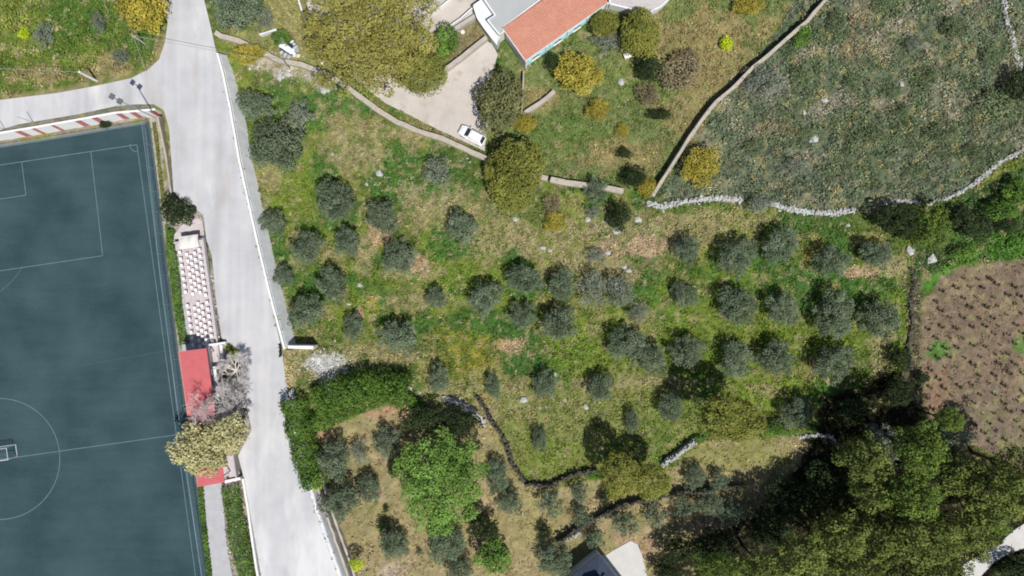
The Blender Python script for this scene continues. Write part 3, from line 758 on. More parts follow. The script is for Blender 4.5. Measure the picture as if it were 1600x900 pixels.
# loose rocks that stand out one by one
ROCKS = [(592, 271, .6, "pale rock in the straw patch above the left olives"), (573, 288, .35, "small whitish rock just below the largest rock of the straw patch"), (519, 240, .3, "small pale rock high in the straw patch near the two dark olives"),
 (1422, 391, .75, "rounded pale boulder right of the last olive in the top right row"), (1325, 352, .4, "small white rock just below the middle rubble wall"),
 (1404, 29, .0, ""), (1406, 33, .5, "white rock high in the scrub hillside"), (1409, 132, .4, "single white rock in the centre of the scrub hillside"), (1271, 218, .7, "large white rock low on the left of the scrub hillside"), (1344, 71, .25, "small tan rock on the bare patch of the scrub"),
 (1288, 156, .55, "upper white rock of the pair on the left of the scrub"), (1257, 176, .35, "small white rock between two larger ones on the left of the scrub"),
 (805, 342, .5, "white rock just below the big dark-green and golden tree"), (848, 387, .45, "left rock of the pair in straw above the middle olives"), (858, 391, .4, "right rock of the pair in straw above the middle olives"),
 (918, 343, .45, "pale rock left of the dark shrub under the grey wall"), (962, 361, .6, "white rock at the lower left of the dark shrub under the grey wall"), (950, 395, .5, "flat pale rock in the middle of the brown stony patch"), (975, 417, .4, "left one of two white rocks above the grey middle olives"), (982, 423, .45, "right one of two white rocks above the grey middle olives"),
 (997, 343, .6, "upright pale rock to the right of the dark shrub under the grey wall"), (1021, 366, .3, "small pale rock on the right of the brown stony patch"), (946, 148, .0, ""), (970, 128, .55, "pale rock in the green hollow between the yellow shrubs"),
 (562, 446, .45, "white rock right of a left-hand olive in the yellowish grass"), (436, 118, .7, "left block of the pale boulders below the curving wall"), (449, 115, .6, "right block of the pale boulders below the curving wall"), (506, 138, .8, "broad pale boulder under the curving wall's bend"), (479, 104, .5, "pale rock touching the underside of the curving wall"),
 (868, 585, .35, "small white rock at the right of a lone olive on the lower slope"), (882, 626, .35, "white rock on the lower slope between two lone olives"), (915, 636, .5, "grey rock below the right lone olive on the lower slope"), (818, 625, .6, "pale outcrop rock in the pinkish soil of the lower slope"), (640, 609, .5, "pale rock at the right end of the hedge shadow"), (655, 614, .4, "small pale rock in the dark shade right of the hedge"),
 (1456, 405, .8, "grey white boulder at the top left corner of the vineyard"), (870, 150, .0, ""), (545, 474, .4, "flat tan rock by a left olive"), (820, 455, 0., "")]
for (px, py, r, lab) in ROCKS:
    if r <= 0: continue
    x, y, z = PG(px, py, r * .4); mb = MB(); g = gh(x, y)
    stone_into(mb, (0, 0, r * .18), r, .6); stone_into(mb, (r * .7, -r * .2, r * .05), r * .5, .7)
    o = mb.obj("rock", WL); o.location = (x, y, g); tag(o, lab, "rock", "loose pale rocks on the slopes")
# scattered small stones, past counting
mb = MB(); rr = random.Random(4)
for (cx, cy, rx, ry, n) in [(580, 285, 45, 30, 45), (655, 290, 30, 40, 40), (990, 370, 90, 35, 110), (930, 400, 60, 40, 40), (512, 572, 34, 24, 420), (820, 630, 50, 20, 50), (490, 120, 50, 22, 70), (740, 640, 40, 30, 60), (900, 350, 60, 30, 25),
                            (1280, 160, 60, 50, 22), (1380, 420, 30, 15, 20), (700, 420, 130, 60, 22), (920, 640, 60, 30, 26), (735, 250, 20, 12, 26), (600, 250, 110, 70, 60), (1350, 180, 160, 90, 70), (860, 560, 120, 50, 36), (930, 690, 90, 40, 24), (640, 560, 90, 20, 26), (610, 890, 16, 12, 30), (780, 300, 40, 50, 20), (1450, 400, 22, 14, 16), (250, 260, 5, 50, 20), (1340, 80, 60, 60, 20)]:
    for _ in range(n):
        px = rr.gauss(cx, rx * .5); py = rr.gauss(cy, ry * .5); r = rr.uniform(.05, .15) if (cx, cy) != (512, 572) else rr.uniform(.08, .2)
        x, y, z = PG(px, py); stone_into(mb, (x, y, gh(x, y) + r * .3), r, .6, rr)
tag(mb.obj("scattered_stones", WL), "small pale stones and gravel strewn over the bare patches", "stones", kind="stuff")
# ---------------------------------------------------------------- foliage
C_ = {
 'olive': (np.array(alb(114, 126, 101)), np.array(alb(80, 93, 74))),
 'dark': (np.array(alb(58, 70, 44)), np.array(alb(42, 52, 34))),  # dark leaves, lowered further for the trees in the wood's shade
 'grey': (np.array(alb(128, 134, 118)), np.array(alb(104, 112, 98))),
 'yellow': (np.array(alb(168, 150, 64)), np.array(alb(124, 122, 56))),
 'gold': (np.array(alb(130, 130, 62)), np.array(alb(98, 104, 52))),
 'khaki': (np.array(alb(122, 122, 82)), np.array(alb(84, 90, 60))),
 'giant': (np.array(alb(138, 133, 70)), np.array(alb(112, 111, 58))),
 'bright': (np.array(alb(124, 156, 76)), np.array(alb(94, 128, 60))),
 'hedge': (np.array(alb(104, 134, 58)), np.array(alb(66, 94, 44))),
 'wood': (np.array(alb(114, 122, 62)), np.array(alb(76, 90, 48))),
 'woodgreen': (np.array(alb(110, 128, 58)), np.array(alb(74, 94, 46))),
 'scrubby': (np.array(alb(110, 122, 88)), np.array(alb(84, 98, 70))),
 'lime': (np.array(alb(186, 200, 40)), np.array(alb(150, 172, 40))),
 'cream': (np.array(alb(178, 172, 132)), np.array(alb(142, 140, 96))),
 'brown': (np.array(alb(136, 126, 98)), np.array(alb(112, 104, 82))),
}
def crown_mesh(name, kind, R, rng, leaf=0.22, flat=0.75, nl=14, cover=2.6, spread=0.62, lobe=(0.30, 0.46), rag=0.14, bottom=-0.55, bright=1.65, holes=0.0, dome=False, core=.62, irr=.13, drop=.08):
    """leaf sprays over many lobes; R in metres, crown centre at the origin"""
    ca, cb = C_[kind]
    cs = []; rs = []
    for i in range(nl if dome else 0):
        rr_ = math.sqrt((i + .5) / nl); t = i * 2.39996 + rng.uniform(-.25, .25)
        cs.append((math.cos(t) * rr_ * spread, math.sin(t) * rr_ * spread, math.sqrt(max(0, 1 - rr_ * rr_)) * spread * rng.uniform(.75, 1.15) - .1)); rs.append(rng.uniform(*lobe))
    for i in range(0 if dome else nl):
        t = rng.uniform(0, 2 * math.pi) if i % 3 else 2 * math.pi * i / nl
        up = rng.uniform(-0.35, 0.95); hr = math.sqrt(max(0, 1 - up * up)); k = spread * rng.uniform(0.75, 1.1)
        cs.append((math.cos(t) * hr * k, math.sin(t) * hr * k, up * k * 0.9)); rs.append(rng.uniform(*lobe))
    cs.append((0, 0, -.1 if dome else 0)); rs.append(core if dome else 0.55)
    cs = np.array(cs); rs = np.array(rs)
    th_ = np.arctan2(cs[:, 1], cs[:, 0]); ph = rng.uniform(0, 6.28, 3)
    cs[:, :2] *= (1 + irr * (np.sin(th_ * 2 + ph[0]) * .5 + np.sin(th_ * 3 + ph[1]) * .5 + np.sin(th_ * 5 + ph[2]) * .35))[:, None]
    kp = rng.random(len(cs)) > drop; kp[-1] = True; cs = cs[kp] * R; rs = rs[kp] * R
    allc = []; alln = []; allk = []
    for i in range(len(cs)):
        n = int(cover * 4 * math.pi * rs[i] ** 2 / (leaf * leaf) * 0.5)
        d = rng.normal(size=(n, 3)); d /= np.linalg.norm(d, axis=1)[:, None]
        rad = rs[i] * (1 + rng.normal(size=n) * rag); p = cs[i] + d * rad[:, None]
        keep = p[:, 2] > bottom * R
        for j in range(len(cs)):
            if j != i:
                q = np.linalg.norm(p - cs[j], axis=1) < rs[j] * 0.78
                keep &= ~(q & (rng.random(n) < 0.92))
        keep &= rng.random(n) < (0.55 + 0.45 * (d[:, 2] > -0.3))
        p = p[keep]; d = d[keep]
        if holes > 0: keep2 = fbm(p[:, 0] + 50 + p[:, 2], p[:, 1] + 50, R * 0.35, 3, 2) > holes; p = p[keep2]; d = d[keep2]
        nn = d * 0.75 + rng.normal(size=d.shape) * 0.55 + np.array([0, 0, 0.6]); nn /= np.linalg.norm(nn, axis=1)[:, None]
        lobe_k = rng.uniform(0, 1); tone = rng.uniform(0.80, 1.20)
        w = np.clip(lobe_k * 0.6 + rng.random(len(p)) * 0.5, 0, 1)[:, None]
        cc_ = (ca * (1 - w) + cb * w) * tone * rng.uniform(0.84, 1.16, size=(len(p), 1)) * bright
        allc.append(p); alln.append(nn); allk.append(cc_)
    p = np.concatenate(allc); nn = np.concatenate(alln); k = np.concatenate(allk); p[:, 2] *= flat
    sz = leaf * rng.uniform(0.7, 1.35, size=len(p))
    return quads_mesh(name, leaf_quads(p, nn, sz, rng), np.clip(k, 0.005, 0.8))

def trunk_mesh(name, h, r, R, rng, limbs=5, stems=1):
    """tapered trunk from the ground (z=0) forking into limbs that reach into the crown"""
    mb = MB(); fork = h * 0.42
    mb.tube([(0, 0, -0.25), (0.02 * h, 0, fork * 0.5), (0, 0.02 * h, fork)], [r * 1.35, r, r * 0.85], 7)
    for i in range(limbs):
        t = 2 * math.pi * (i + rng.uniform(-.25, .25)) / limbs; L = R * rng.uniform(0.45, 0.8)
        mb.tube([(0, 0.02 * h, fork * 0.92), (math.cos(t) * L * .4, math.sin(t) * L * .4, fork + (h - fork) * .45), (math.cos(t) * L, math.sin(t) * L, h + R * rng.uniform(-.05, .3))], [r * .55, r * .34, r * .1], 5)
    return mb.mesh(name, smooth=True)

class Species:
    def __init__(self, key, kind, R, n, leaf, hc, tr, **kw):
        """hc: height of the crown centre above ground for radius R; tr: trunk radius"""
        self.R = R; self.hc = hc; self.meshes = []; self.key = key; self.flat = kw.get('flat', .75)
        rng = np.random.default_rng(sum(map(ord, key)))
        for i in range(n):
            self.meshes.append((crown_mesh("crown", kind, R, rng, leaf, **kw), trunk_mesh("trunk", hc, tr, R, rng)))
        self.i = 0
SP = {
 'olive': Species('olive', 'olive', 3.0, 10, 0.17, 2.0, 0.22, nl=34, lobe=(.12, .24), spread=.86, rag=0.18, flat=.85, cover=2.3, dome=True, core=.6, irr=.19, drop=.18),
 'greyolive': Species('greyolive', 'grey', 2.8, 4, 0.17, 1.8, 0.18, nl=30, lobe=(.13, .24), rag=0.24, cover=1.5, flat=.7, dome=True, core=.4, irr=.17, spread=.84, drop=.2),
 'small': Species('small', 'olive', 1.7, 5, 0.16, 1.5, 0.1, nl=18, lobe=(.16, .28), spread=.8, dome=True, core=.4, irr=.2, drop=.2, rag=0.2, cover=2.0, flat=.8),
 'dark': Species('dark', 'dark', 2.6, 4, 0.2, 2.4, 0.2, nl=26, lobe=(.14, .26), spread=.84, cover=2.4, dome=True, core=.55, irr=.2),
 'yellow': Species('yellow', 'yellow', 2.5, 3, 0.17, 1.4, 0.12, nl=26, lobe=(.17, .28), spread=.76, dome=True, cover=2.2, rag=.18, flat=.6),
 'gold': Species('gold', 'gold', 3.5, 4, 0.22, 3.0, 0.25, nl=34, lobe=(.15, .26), spread=.8, cover=3.0, rag=.14, dome=True, core=.78, drop=.03),
 'wood': Species('wood', 'wood', 4.5, 6, 0.30, 7.0, 0.3, nl=27, lobe=(.12, .22), spread=.88, cover=2.4, rag=.15, flat=1.1, bottom=-.7, dome=True, core=.62, drop=.07, irr=.16),
 'woodgreen': Species('woodgreen', 'woodgreen', 4.5, 3, 0.27, 6.5, 0.3, nl=27, lobe=(.12, .22), spread=.88, cover=2.4, rag=.15, flat=1.1, bottom=-.7, dome=True, core=.62, drop=.07, irr=.16),
 'khaki': Species('khaki', 'khaki', 3.5, 2, 0.2, 3.0, 0.25, nl=30, lobe=(.16, .27), spread=.76, cover=2.2, rag=.16, dome=True),
 'hedge': Species('hedge', 'hedge', 2.2, 4, 0.22, 1.8, 0.12, nl=16, lobe=(.24, .38), spread=.66, cover=2.4, flat=.9),
 'brown': Species('brown', 'brown', 2.4, 2, 0.18, 1.2, 0.1, nl=16, lobe=(.2, .34), cover=1.4, rag=.25, flat=.55),
 'scrubby': Species('scrubby', 'scrubby', 2.2, 4, 0.19, .9, .08, nl=22, lobe=(.15, .28), spread=.84, dome=True, core=.4, irr=.22, rag=.24, cover=1.7, flat=.5),
 'lime': Species('lime', 'lime', 1.2, 2, 0.16, .8, 0.06, nl=10, cover=2.0, rag=.2),
}
def plant(sp, px, py, rx, ry, label, cat="tree", name="tree", group=None, rot=None, rh=1.0, hz=None, base=None, kind_j=False):
    """crown seen centred at (px, py) with half-sizes rx, ry in photo pixels"""
    s = SP[sp]; cm, tm_ = s.meshes[s.i % len(s.meshes)]; s.i += 1
    R = math.sqrt(rx * ry) / S / 1.02; k = R / s.R
    hc = s.hc * k * rh if hz is None else hz
    if kind_j: hc = hc * random.uniform(.95, 1.22) if sp != 'dark' else hc * .5; rx *= .93; ry *= .93
    x, y, z = PG(px, py, hc); g = gh(x, y) if base is None else base
    if base is not None: x, y, _ = P(px, py, base + hc)
    root = empty(name, (x, y, g), 0, label, cat, group)
    t = link("trunk", tm_, M['bark'], root); t.scale = (k, k, hc / s.hc); t.rotation_euler = (0, 0, random.uniform(0, 6.28))
    c = link("crown", cm, M['leaf'], root); c.location = (0, 0, hc)
    a_ = random.choice((0, 1, 2, 3)) * math.pi / 2 + random.uniform(-.25, .25) if rot is None else 0.0
    f = [rx / S / s.R / 1.0, ry / S / s.R / 1.0]
    if rot is None and int(round(a_ / (math.pi / 2))) % 2: f = f[::-1]
    c.scale = (f[0], f[1], k * (0.95 + random.random() * .15)); c.rotation_euler = (0, 0, a_)
    return root

OG = "grey-green olive trees planted over the field"
OLIVES = [
 (396, 163, 33, 29, "dark olive tree nearest the road junction, beside the white topped retaining wall"),
 (433, 224, 46, 47, "largest dark olive clump beside the upper road wall"),
 (427, 345, 23, 25, "olive pressed against the road wall, highest of the wall-side row of three"),
 (478, 383, 30, 31, "broad olive just right of the wall-side row, beside the yellowish grass"),
 (443, 430, 19, 21, "smallest olive against the road wall, middle of the wall-side row of three"),
 (517, 440, 28, 31, "round dark olive below and left of the bare straw path"),
 (478, 484, 36, 28, "wide olive against the road wall just above the white end wall"),
 (551, 509, 20, 25, "small olive between the wide wall-side olive and the big round lower one"),
 (541, 375, 26, 27, "olive directly beneath the tall ragged olive of the left group"),
 (525, 313, 34, 38, "tall ragged olive at the top of the left group"),
 (598, 338, 28, 32, "olive right of the tall ragged one, touching another below it"),
 (623, 398, 29, 32, "olive with a straw ring round its lower side in the left group"),
 (622, 524, 35, 34, "big round olive standing alone above the curved hedge"),
 (720, 356, 29, 30, "lone dark olive in the upper middle of the field with a grey stem showing"),
 (680, 464, 19, 22, "small round olive midway between the left group and the middle group"),
 (755, 464, 30, 32, "leftmost large olive of the middle group"),
 (819, 434, 33, 29, "topmost olive of the middle group"),
 (813, 490, 23, 27, "small olive squeezed in the centre of the middle group"),
 (871, 504, 33, 34, "dark heavy olive at the lower right of the middle group"),
 (875, 445, 25, 28, "olive immediately right of the topmost one in the middle group"),
 (1065, 458, 24, 24, "small olive alone between the grey olives and the right-hand grid"),
 (976, 532, 33, 31, "left olive of the merged pair in the lower centre"),
 (1013, 557, 29, 32, "right olive of the merged pair in the lower centre"),
 (1069, 545, 31, 30, "round olive just right of the merged pair in the lower centre"),
 (1072, 387, 25, 27, "olive standing at the right end of the brown stony patch"),
 (1146, 400, 37, 34, "wide olive at the left end of the right-hand grid's top row"),
 (1215, 380, 35, 32, "second olive of the right-hand grid's top row, set highest"),
 (1296, 405, 31, 29, "third olive of the right-hand grid's top row, beside yellow flowers"),
 (1365, 395, 33, 25, "last olive at the right end of the grid's top row, on straw soil"),
 (1150, 477, 34, 35, "first olive from the left in the right-hand grid's middle row"),
 (1221, 480, 29, 33, "second olive from the left in the right-hand grid's middle row"),
 (1297, 488, 34, 43, "tallest olive of the field, third in the right-hand grid's middle row"),
 (1370, 496, 35, 40, "olive nearest the vineyard, last in the right-hand grid's middle row"),
 (1148, 560, 31, 35, "first olive in the right-hand grid's bottom row, leaning along a diagonal"),
 (1208, 559, 33, 34, "second olive in the right-hand grid's bottom row"),
 (1296, 565, 38, 34, "third and widest olive in the right-hand grid's bottom row"),
 (1240, 643, 31, 29, "olive at the field's lower right corner below the grid, beside the wood"),
 (850, 597, 22, 28, "left one of two lone olives on the lower middle slope"),
 (935, 602, 23, 29, "right one of two lone olives on the lower middle slope"),
 (1044, 633, 25, 27, "olive directly left of the huge black tree shadow"),
 (985, 656, 15, 22, "thin wispy olive left of the black tree shadow, above the golden trees"),
 (841, 681, 13, 23, "narrow young olive low in the field inside the curving terrace wall"),
 (684, 590, 21, 26, "small olive at the right end of the hedge's shadow"),
 (769, 600, 14, 25, "narrow olive beside the yellow flower patch"),
]
for (px, py, rx, ry, lab) in OLIVES:
    plant('olive', px + 2, py + 2.5, rx * .93, ry * .92, lab, "tree", "olive_tree", OG)
GO = [(470, 180, 25, 24, "pale greyish olive right of the dark roadside olives near the top"), (685, 270, 27, 26, "faint greyish olive on stony ground under the concrete yard"),
      (925, 450, 27, 30, "left grey olive of the merged grey cluster in the centre"), (966, 455, 30, 31, "right grey olive of the merged grey cluster in the centre"), (996, 489, 20, 17, "small pale grey olive hanging at the lower right of the grey cluster"),
      (1375, 690, 40, 30, "greyish tree at the upper left border of the wood beside the vineyard"), (1495, 680, 30, 22, "dull grey-green tree at the vineyard's lower edge")]
for (px, py, rx, ry, lab) in GO: plant('greyolive', px, py, rx, ry, lab, "tree", "olive_tree", OG if px < 1300 else None)

SG = "small olives and dark shrubs in the southern gardens"
SOUTH = [
 ('olive', 525, 716, 30, 36, "upper olive of the tall stack beside the roadside hedge"), ('olive', 532, 782, 36, 33, "lower olive of the tall stack beside the roadside hedge"),
 ('greyolive', 562, 706, 17, 24, "slender grey olive between the stacked olives and the bright green tree"), ('olive', 578, 762, 21, 27, "dark olive under the slender grey one left of the bright tree"),
 ('olive', 606, 690, 26, 25, "olive touching the upper left side of the bright green tree"), ('dark', 618, 730, 14, 16, "reddish dark shrub at the left flank of the bright green tree"),
 ('dark', 668, 655, 36, 26, "dark tree above the bright green tree, left of two"), ('dark', 722, 660, 34, 26, "dark tree above the bright green tree, right of two"),
 ('olive', 616, 848, 27, 27, "olive below left of the bright green tree, by a lime plant"), ('dark', 600, 822, 12, 12, "tiny dark shrub just above the small lime plant"),
 ('olive', 700, 845, 34, 32, "left olive of the dark group below the bright green tree"), ('dark', 752, 820, 28, 24, "blackish crown at the upper right of the group below the bright tree"),
 ('hedge', 768, 868, 30, 30, "mid green leafy tree at the bottom of the group below the bright tree"), ('olive', 718, 888, 26, 20, "olive cut by the bottom edge below the bright tree's group"),
 ('olive', 776, 742, 20, 28, "upper narrow olive right of the bright green tree"), ('olive', 796, 782, 22, 27, "lower narrow olive right of the bright green tree"),
 ('small', 862, 788, 27, 26, "wispy small olive under the terrace wall, left of the next two"), ('small', 905, 770, 20, 20, "wispy small olive right under the terrace wall's lowest bend"),
 ('dark', 945, 778, 12, 17, "narrow reddish dark shrub left of the golden trees"), ('small', 908, 806, 20, 20, "small olive just above the bottom terrace wall"),
 ('dark', 850, 832, 14, 16, "dark little shrub at the left end of the bottom terrace wall"), ('olive', 868, 872, 35, 31, "big wispy olive left of the dark roofed house"),
 ('small', 928, 840, 20, 23, "small olive between the bottom terrace wall and the dark roofed house"), ('small', 976, 820, 26, 27, "small olive above the white paved pad"),
 ('small', 1022, 806, 22, 24, "small olive up-right of the white paved pad"), ('small', 1068, 790, 26, 22, "small olive under the middle of the bottom terrace wall"),
 ('olive', 1108, 786, 28, 28, "fuller olive right of centre under the bottom terrace wall"), ('olive', 1142, 800, 24, 26, "last olive at the right end of the bottom terrace wall's foot"),
 ('olive', 1085, 745, 24, 22, "left olive of the two above the bottom terrace wall"), ('small', 1124, 748, 20, 18, "right olive of the two above the bottom terrace wall"),
 ('dark', 539, 865, 0, 0, ""), ('small', 655, 862, 6, 6, "tiny seedling in the dry grass below the bright tree's left olive"), ('dark', 603, 795, 5, 7, "lone tiny dark plant left of the bright green tree"),
]
for (sp, px, py, rx, ry, lab) in SOUTH:
    if rx: plant(sp, px, py, rx * (.86 if px > 820 else .96), ry * (.86 if px > 820 else .96), lab, "tree" if rx > 15 else "shrub", "olive_tree" if sp in ('olive', 'greyolive', 'small') and rx > 15 else ("garden_tree" if rx > 15 else "shrub"), SG)
OTHER = [
 ('lime', 593 + 3, 824 + 0, 7, 6, "tiny lime green plant under the dark shrub", "shrub", .6), ('lime', 556, 882, 14, 11, "lime yellow bush at the bottom left garden casting a round black shadow", "shrub", 3.2),
 # yellow and golden shrubs of the upper gardens
 ('yellow', 903, 116, 42, 34, "largest yellow flowering shrub below the long house", "shrub", 1), ('yellow', 935, 171, 21, 20, "small round yellow shrub under the largest yellow one", "shrub", 1),
 ('yellow', 821, 193, 19, 18, "yellow shrub at the end of the whitish stub wall", "shrub", 1), ('yellow', 1093, 260, 33, 34, "bright yellow round shrub between the tall boundary wall and the rubble wall", "shrub", 1),
 ('yellow', 868, 346, 20, 18, "yellow shrub low on the slope below the grey rendered wall", "shrub", .8), ('yellow', 388, 85, 28, 18, "yellow shrub between the curving wall and the road", "shrub", 1),
 ('yellow', 1168, 10, 28, 16, "yellow shrub at the top edge inside the tall boundary wall", "shrub", .8), ('yellow', 1010, 293, 18, 20, "yellowish shrub where the grey rendered wall meets the tall boundary wall", "shrub", 1),
 ('yellow', 972, 203, 12, 12, "little yellow shrub in the middle of the long house garden", "shrub", .7),
 ('gold', 998, 52, 32, 38, "golden brown tree beside the right end of the long house", "tree", 1), ('gold', 944, 38, 26, 20, "olive-gold crown squeezed against the cyan house wall", "tree", 1), ('greyolive', 950, 65, 30, 20, "bluish grey bush between the cyan house wall and the golden tree", "shrub", .7),
 ('gold', 812, 258, 42, 42, "large golden green tree below the parked car, upper crown", "tree", 1.1), ('gold', 800, 302, 36, 32, "lower lobe tree of the large golden pair below the parked car", "tree", .9), ('gold', 775, 268, 20, 30, "dark-sided left companion of the large golden tree below the car", "tree", .9),
 ('yellow', 225, 12, 42, 40, "golden yellow tree at the top edge left of the road", "tree", .9),
 ('khaki', 782, 162, 42, 54, "dull brownish green tree between the parked car and the long house", "tree", .8),
 ('greyolive', 750, 215, 0, 0, "", "", 1),
 ('gold', 660, 112, 38, 40, "orange tinted crown at the lower right of the giant one", "tree", 1.1), ('hedge', 696, 62, 24, 24, "fresh green small tree between the giant crown and the brown plot", "tree", 1),
 ('brown', 1062, 110, 42, 40, "brownish sparse shrub in the long house garden", "shrub", 1), ('dark', 1012, 105, 20, 26, "dark green shrub left of the brownish sparse one", "shrub", .9), ('brown', 1010, 150, 26, 20, "low brown thicket under the dark green garden shrub", "shrub", .8),
 ('brown', 1078, 95, 16, 24, "grey-brown tall shrub above the straw slope of the garden", "shrub", 1), ('dark', 863, 97, 14, 14, "small dark bush below the cyan house wall", "shrub", 1), ('dark', 895, 85, 0, 0, "", "", 1),
 ('lime', 1136, 70, 11, 13, "single fresh green bush in the straw by the tall boundary wall", "shrub", 1), ('dark', 990, 278, 22, 18, "dark shrub at the right end of the grey rendered wall", "shrub", .8), ('dark', 1030, 180, 22, 10, "dark low scrub in the lower half of the house garden", "shrub", .6),
 ('dark', 968, 338, 20, 24, "dark shrub alone below the grey rendered wall", "shrub", .8), ('olive', 930, 298, 22, 20, "blue-green bush breaking the line of the grey rendered wall", "shrub", .8), ('brown', 862, 322, 20, 18, "brown and green shrub above the lone low yellow one", "shrub", .8),
 ('greyolive', 930, 400, 17, 15, "faint grey bush in the brown stony patch above the grey olives", "shrub", .7), ('greyolive', 926, 332, 13, 12, "little grey bush under the blue-green one", "shrub", .7),
 ('dark', 975, 240, 14, 9, "small dark bush low in the house garden grass", "shrub", .6),
 ('olive', 375, 12, 44, 36, "bluish dark green scrubby tree at the top, right of the road", "tree", .8), ('greyolive', 320 + 95, 30, 16, 20, "small grey bush right of the bluish tree at the top", "shrub", .8),
 ('hedge', 440, 60, 18, 14, "green bush leaning over the scrap heap", "shrub", .7),
 # golden trees by the lower terrace
 ('gold', 1140, 652, 50, 36, "wide golden tree casting the huge black shadow on the field", "tree", 2.6), ('gold', 968, 742, 30, 36, "left bright gold tree on the lower terrace wall", "tree", 2.6), ('gold', 1018, 752, 30, 28, "right dull gold tree on the lower terrace wall", "tree", 2.8),
 ('hedge', 1212, 670, 26, 14, "vivid green bush strip right of the wide golden tree", "shrub", .8), ('hedge', 928, 742, 18, 8, "little vivid green bush on the lower terrace wall", "shrub", .7), ('hedge', 1092, 686, 10, 8, "little vivid green bush at the wide golden tree's foot", "shrub", .7),
 # by the pitch
 ('dark', 279, 330, 31, 27, "dark green round tree between the fence and the road above the stand", "tree", 1), ('hedge', 318, 398, 8, 22, "yellow-green upright shrub on the road side of the seats", "shrub", .8),
 ('dark', 350, 590, 12, 26, "dark green shrub between the stairs and the bare tree", "shrub", 1), ('dark', 165, 195, 11, 7, "dark bush in front of the striped wall", "shrub", .8),
 ('dark', 372, 640, 14, 20, "dark bush at the road edge behind the bare tree", "shrub", 1),
 # east strip
 ('dark', 1402, 345, 36, 28, "dark thicket under the broken piece of rubble wall", "shrub", 1), ('woodgreen', 1448, 358, 32, 40, "green thicket between the rubble walls and the vineyard", "tree", .5), ('dark', 1515, 352, 36, 26, "blackish thicket in the middle of the green strip", "shrub", 1.1), ('hedge', 1560, 330, 30, 20, "lighter green bush above the blackish thicket", "shrub", .9),
 ('dark', 1565, 335 + 15, 22, 16, "dark bush near the right edge in the green strip", "shrub", 1), ('hedge', 1585, 300, 24, 22, "green bush at the right edge under the rubble wall", "shrub", .9), ('hedge', 1505, 395, 20, 12, "low green bush on the vineyard's upper border", "shrub", .8), ('greyolive', 1186, 318, 24, 16, "grey-brown bush in the gap of the rubble wall", "shrub", .8),
 # scrub bushes one can tell apart
 ('greyolive', 1192, 128, 34, 30, "pale grey bush against the right side of the tall boundary wall", "shrub", .6), ('hedge', 1252, 58, 17, 20, "fresh green bush near the top of the tall boundary wall", "shrub", .7), ('scrubby', 1308, 38, 17, 26, "dull green bush right of the fresh green one in the scrub", "shrub", .8),
 ('scrubby', 1378, 8, 20, 12, "greenish bush at the top edge of the scrub", "shrub", .8), ('scrubby', 1395, 142, 14, 12, "small dull bush beside the central white rock of the scrub", "shrub", .6), ('scrubby', 1408, 172, 16, 14, "bluish bush below the central white rock of the scrub", "shrub", .7),
 ('scrubby', 1555, 165, 36, 30, "dull thicket near the right edge of the scrub", "shrub", .7), ('dark', 1588, 132, 14, 34, "dark thicket under the upright corner rubble wall", "shrub", 1), ('scrubby', 1545, 85, 18, 22, "olive green bush left of the upright corner rubble wall", "shrub", .6),
 ('scrubby', 1360, 212, 26, 14, "broad low bush in the lower middle of the scrub", "shrub", .6), ('scrubby', 1450, 120, 24, 18, "dull patchy bush in the right half of the scrub", "shrub", .5), ('scrubby', 1258, 208, 14, 10, "small bush above the large low white rock", "shrub", .6),
 ('scrubby', 1250, 120, 20, 17, "rounded dull bush in the hollow right of the pale grey bush", "shrub", .8), ('scrubby', 1330, 130, 18, 15, "dull bush just under the bare tan patch of the scrub", "shrub", .8), ('greyolive', 1240, 262, 26, 16, "grey bush in the lower left of the scrub above the middle rubble wall", "shrub", .5),
 ('scrubby', 1470, 210, 26, 18, "wide dull bush in the lower right of the scrub", "shrub", .7), ('scrubby', 1430, 268, 20, 14, "low dull bush above the broken piece of rubble wall", "shrub", .7), ('scrubby', 1490, 45, 24, 18, "wide green-grey bush in the upper right of the scrub", "shrub", .8), ('greyolive', 1425, 70, 16, 14, "small grey bush right of the highest white rock", "shrub", .6),
 ('scrubby', 1180, 230, 20, 15, "dull bush up-right of the bright yellow round shrub", "shrub", .7), ('scrubby', 1520, 235, 18, 14, "dull bush just inside the climbing rubble wall", "shrub", .7),
 # north-west slope
 ('greyolive', 190, 90, 16, 14, "round grey-brown bush on the slope above the side road", "shrub", .7), ('lime', 37, 52, 9, 9, "small lime bush on the north-west slope", "shrub", .8), ('greyolive', 155, 35, 12, 18, "greyish bush in the upper middle of the north-west slope", "shrub", .6), ('greyolive', 70, 55, 16, 22, "greyish bush left on the north-west slope", "shrub", .6),
]
for (sp, px, py, rx, ry, lab, cat, rh) in OTHER:
    if rx: plant(sp, px, py, rx, ry, lab, cat, "shrub" if cat == "shrub" else "broadleaf_tree", None, rh=rh)

def special(name, kind, px, py, rx, ry, hc, label, cat="tree", leaf=.3, seed=1, flat=.5, tr=.4, bark=None, z=None, nm="broadleaf_tree", **kw):
    rng = np.random.default_rng(seed); R = math.sqrt(rx * ry) / S
    if z is None: x, y, _ = PG(px, py, hc); g = gh(x, y)
    else: x, y, _ = P(px, py, z + hc); g = z
    root = empty(nm, (x, y, g), 0, label, cat)
    link("trunk", trunk_mesh("trunk", hc, tr, R, rng, 7), bark or M['bark'], root)
    c = link("crown", crown_mesh("crown", kind, R, rng, leaf, flat=flat, **kw), M['leaf'], root); c.location = (0, 0, hc); c.scale = (rx / S / R, ry / S / R, 1)
    return root
special("", 'giant', 576, 52, 106, 96, 6.0, "giant rounded yellow-green crown beside the concrete yard", nm="giant_tree", leaf=.26, seed=5, flat=.45, tr=.6, nl=150, lobe=(.07, .125), spread=.93, cover=1.9, rag=.14, dome=True)
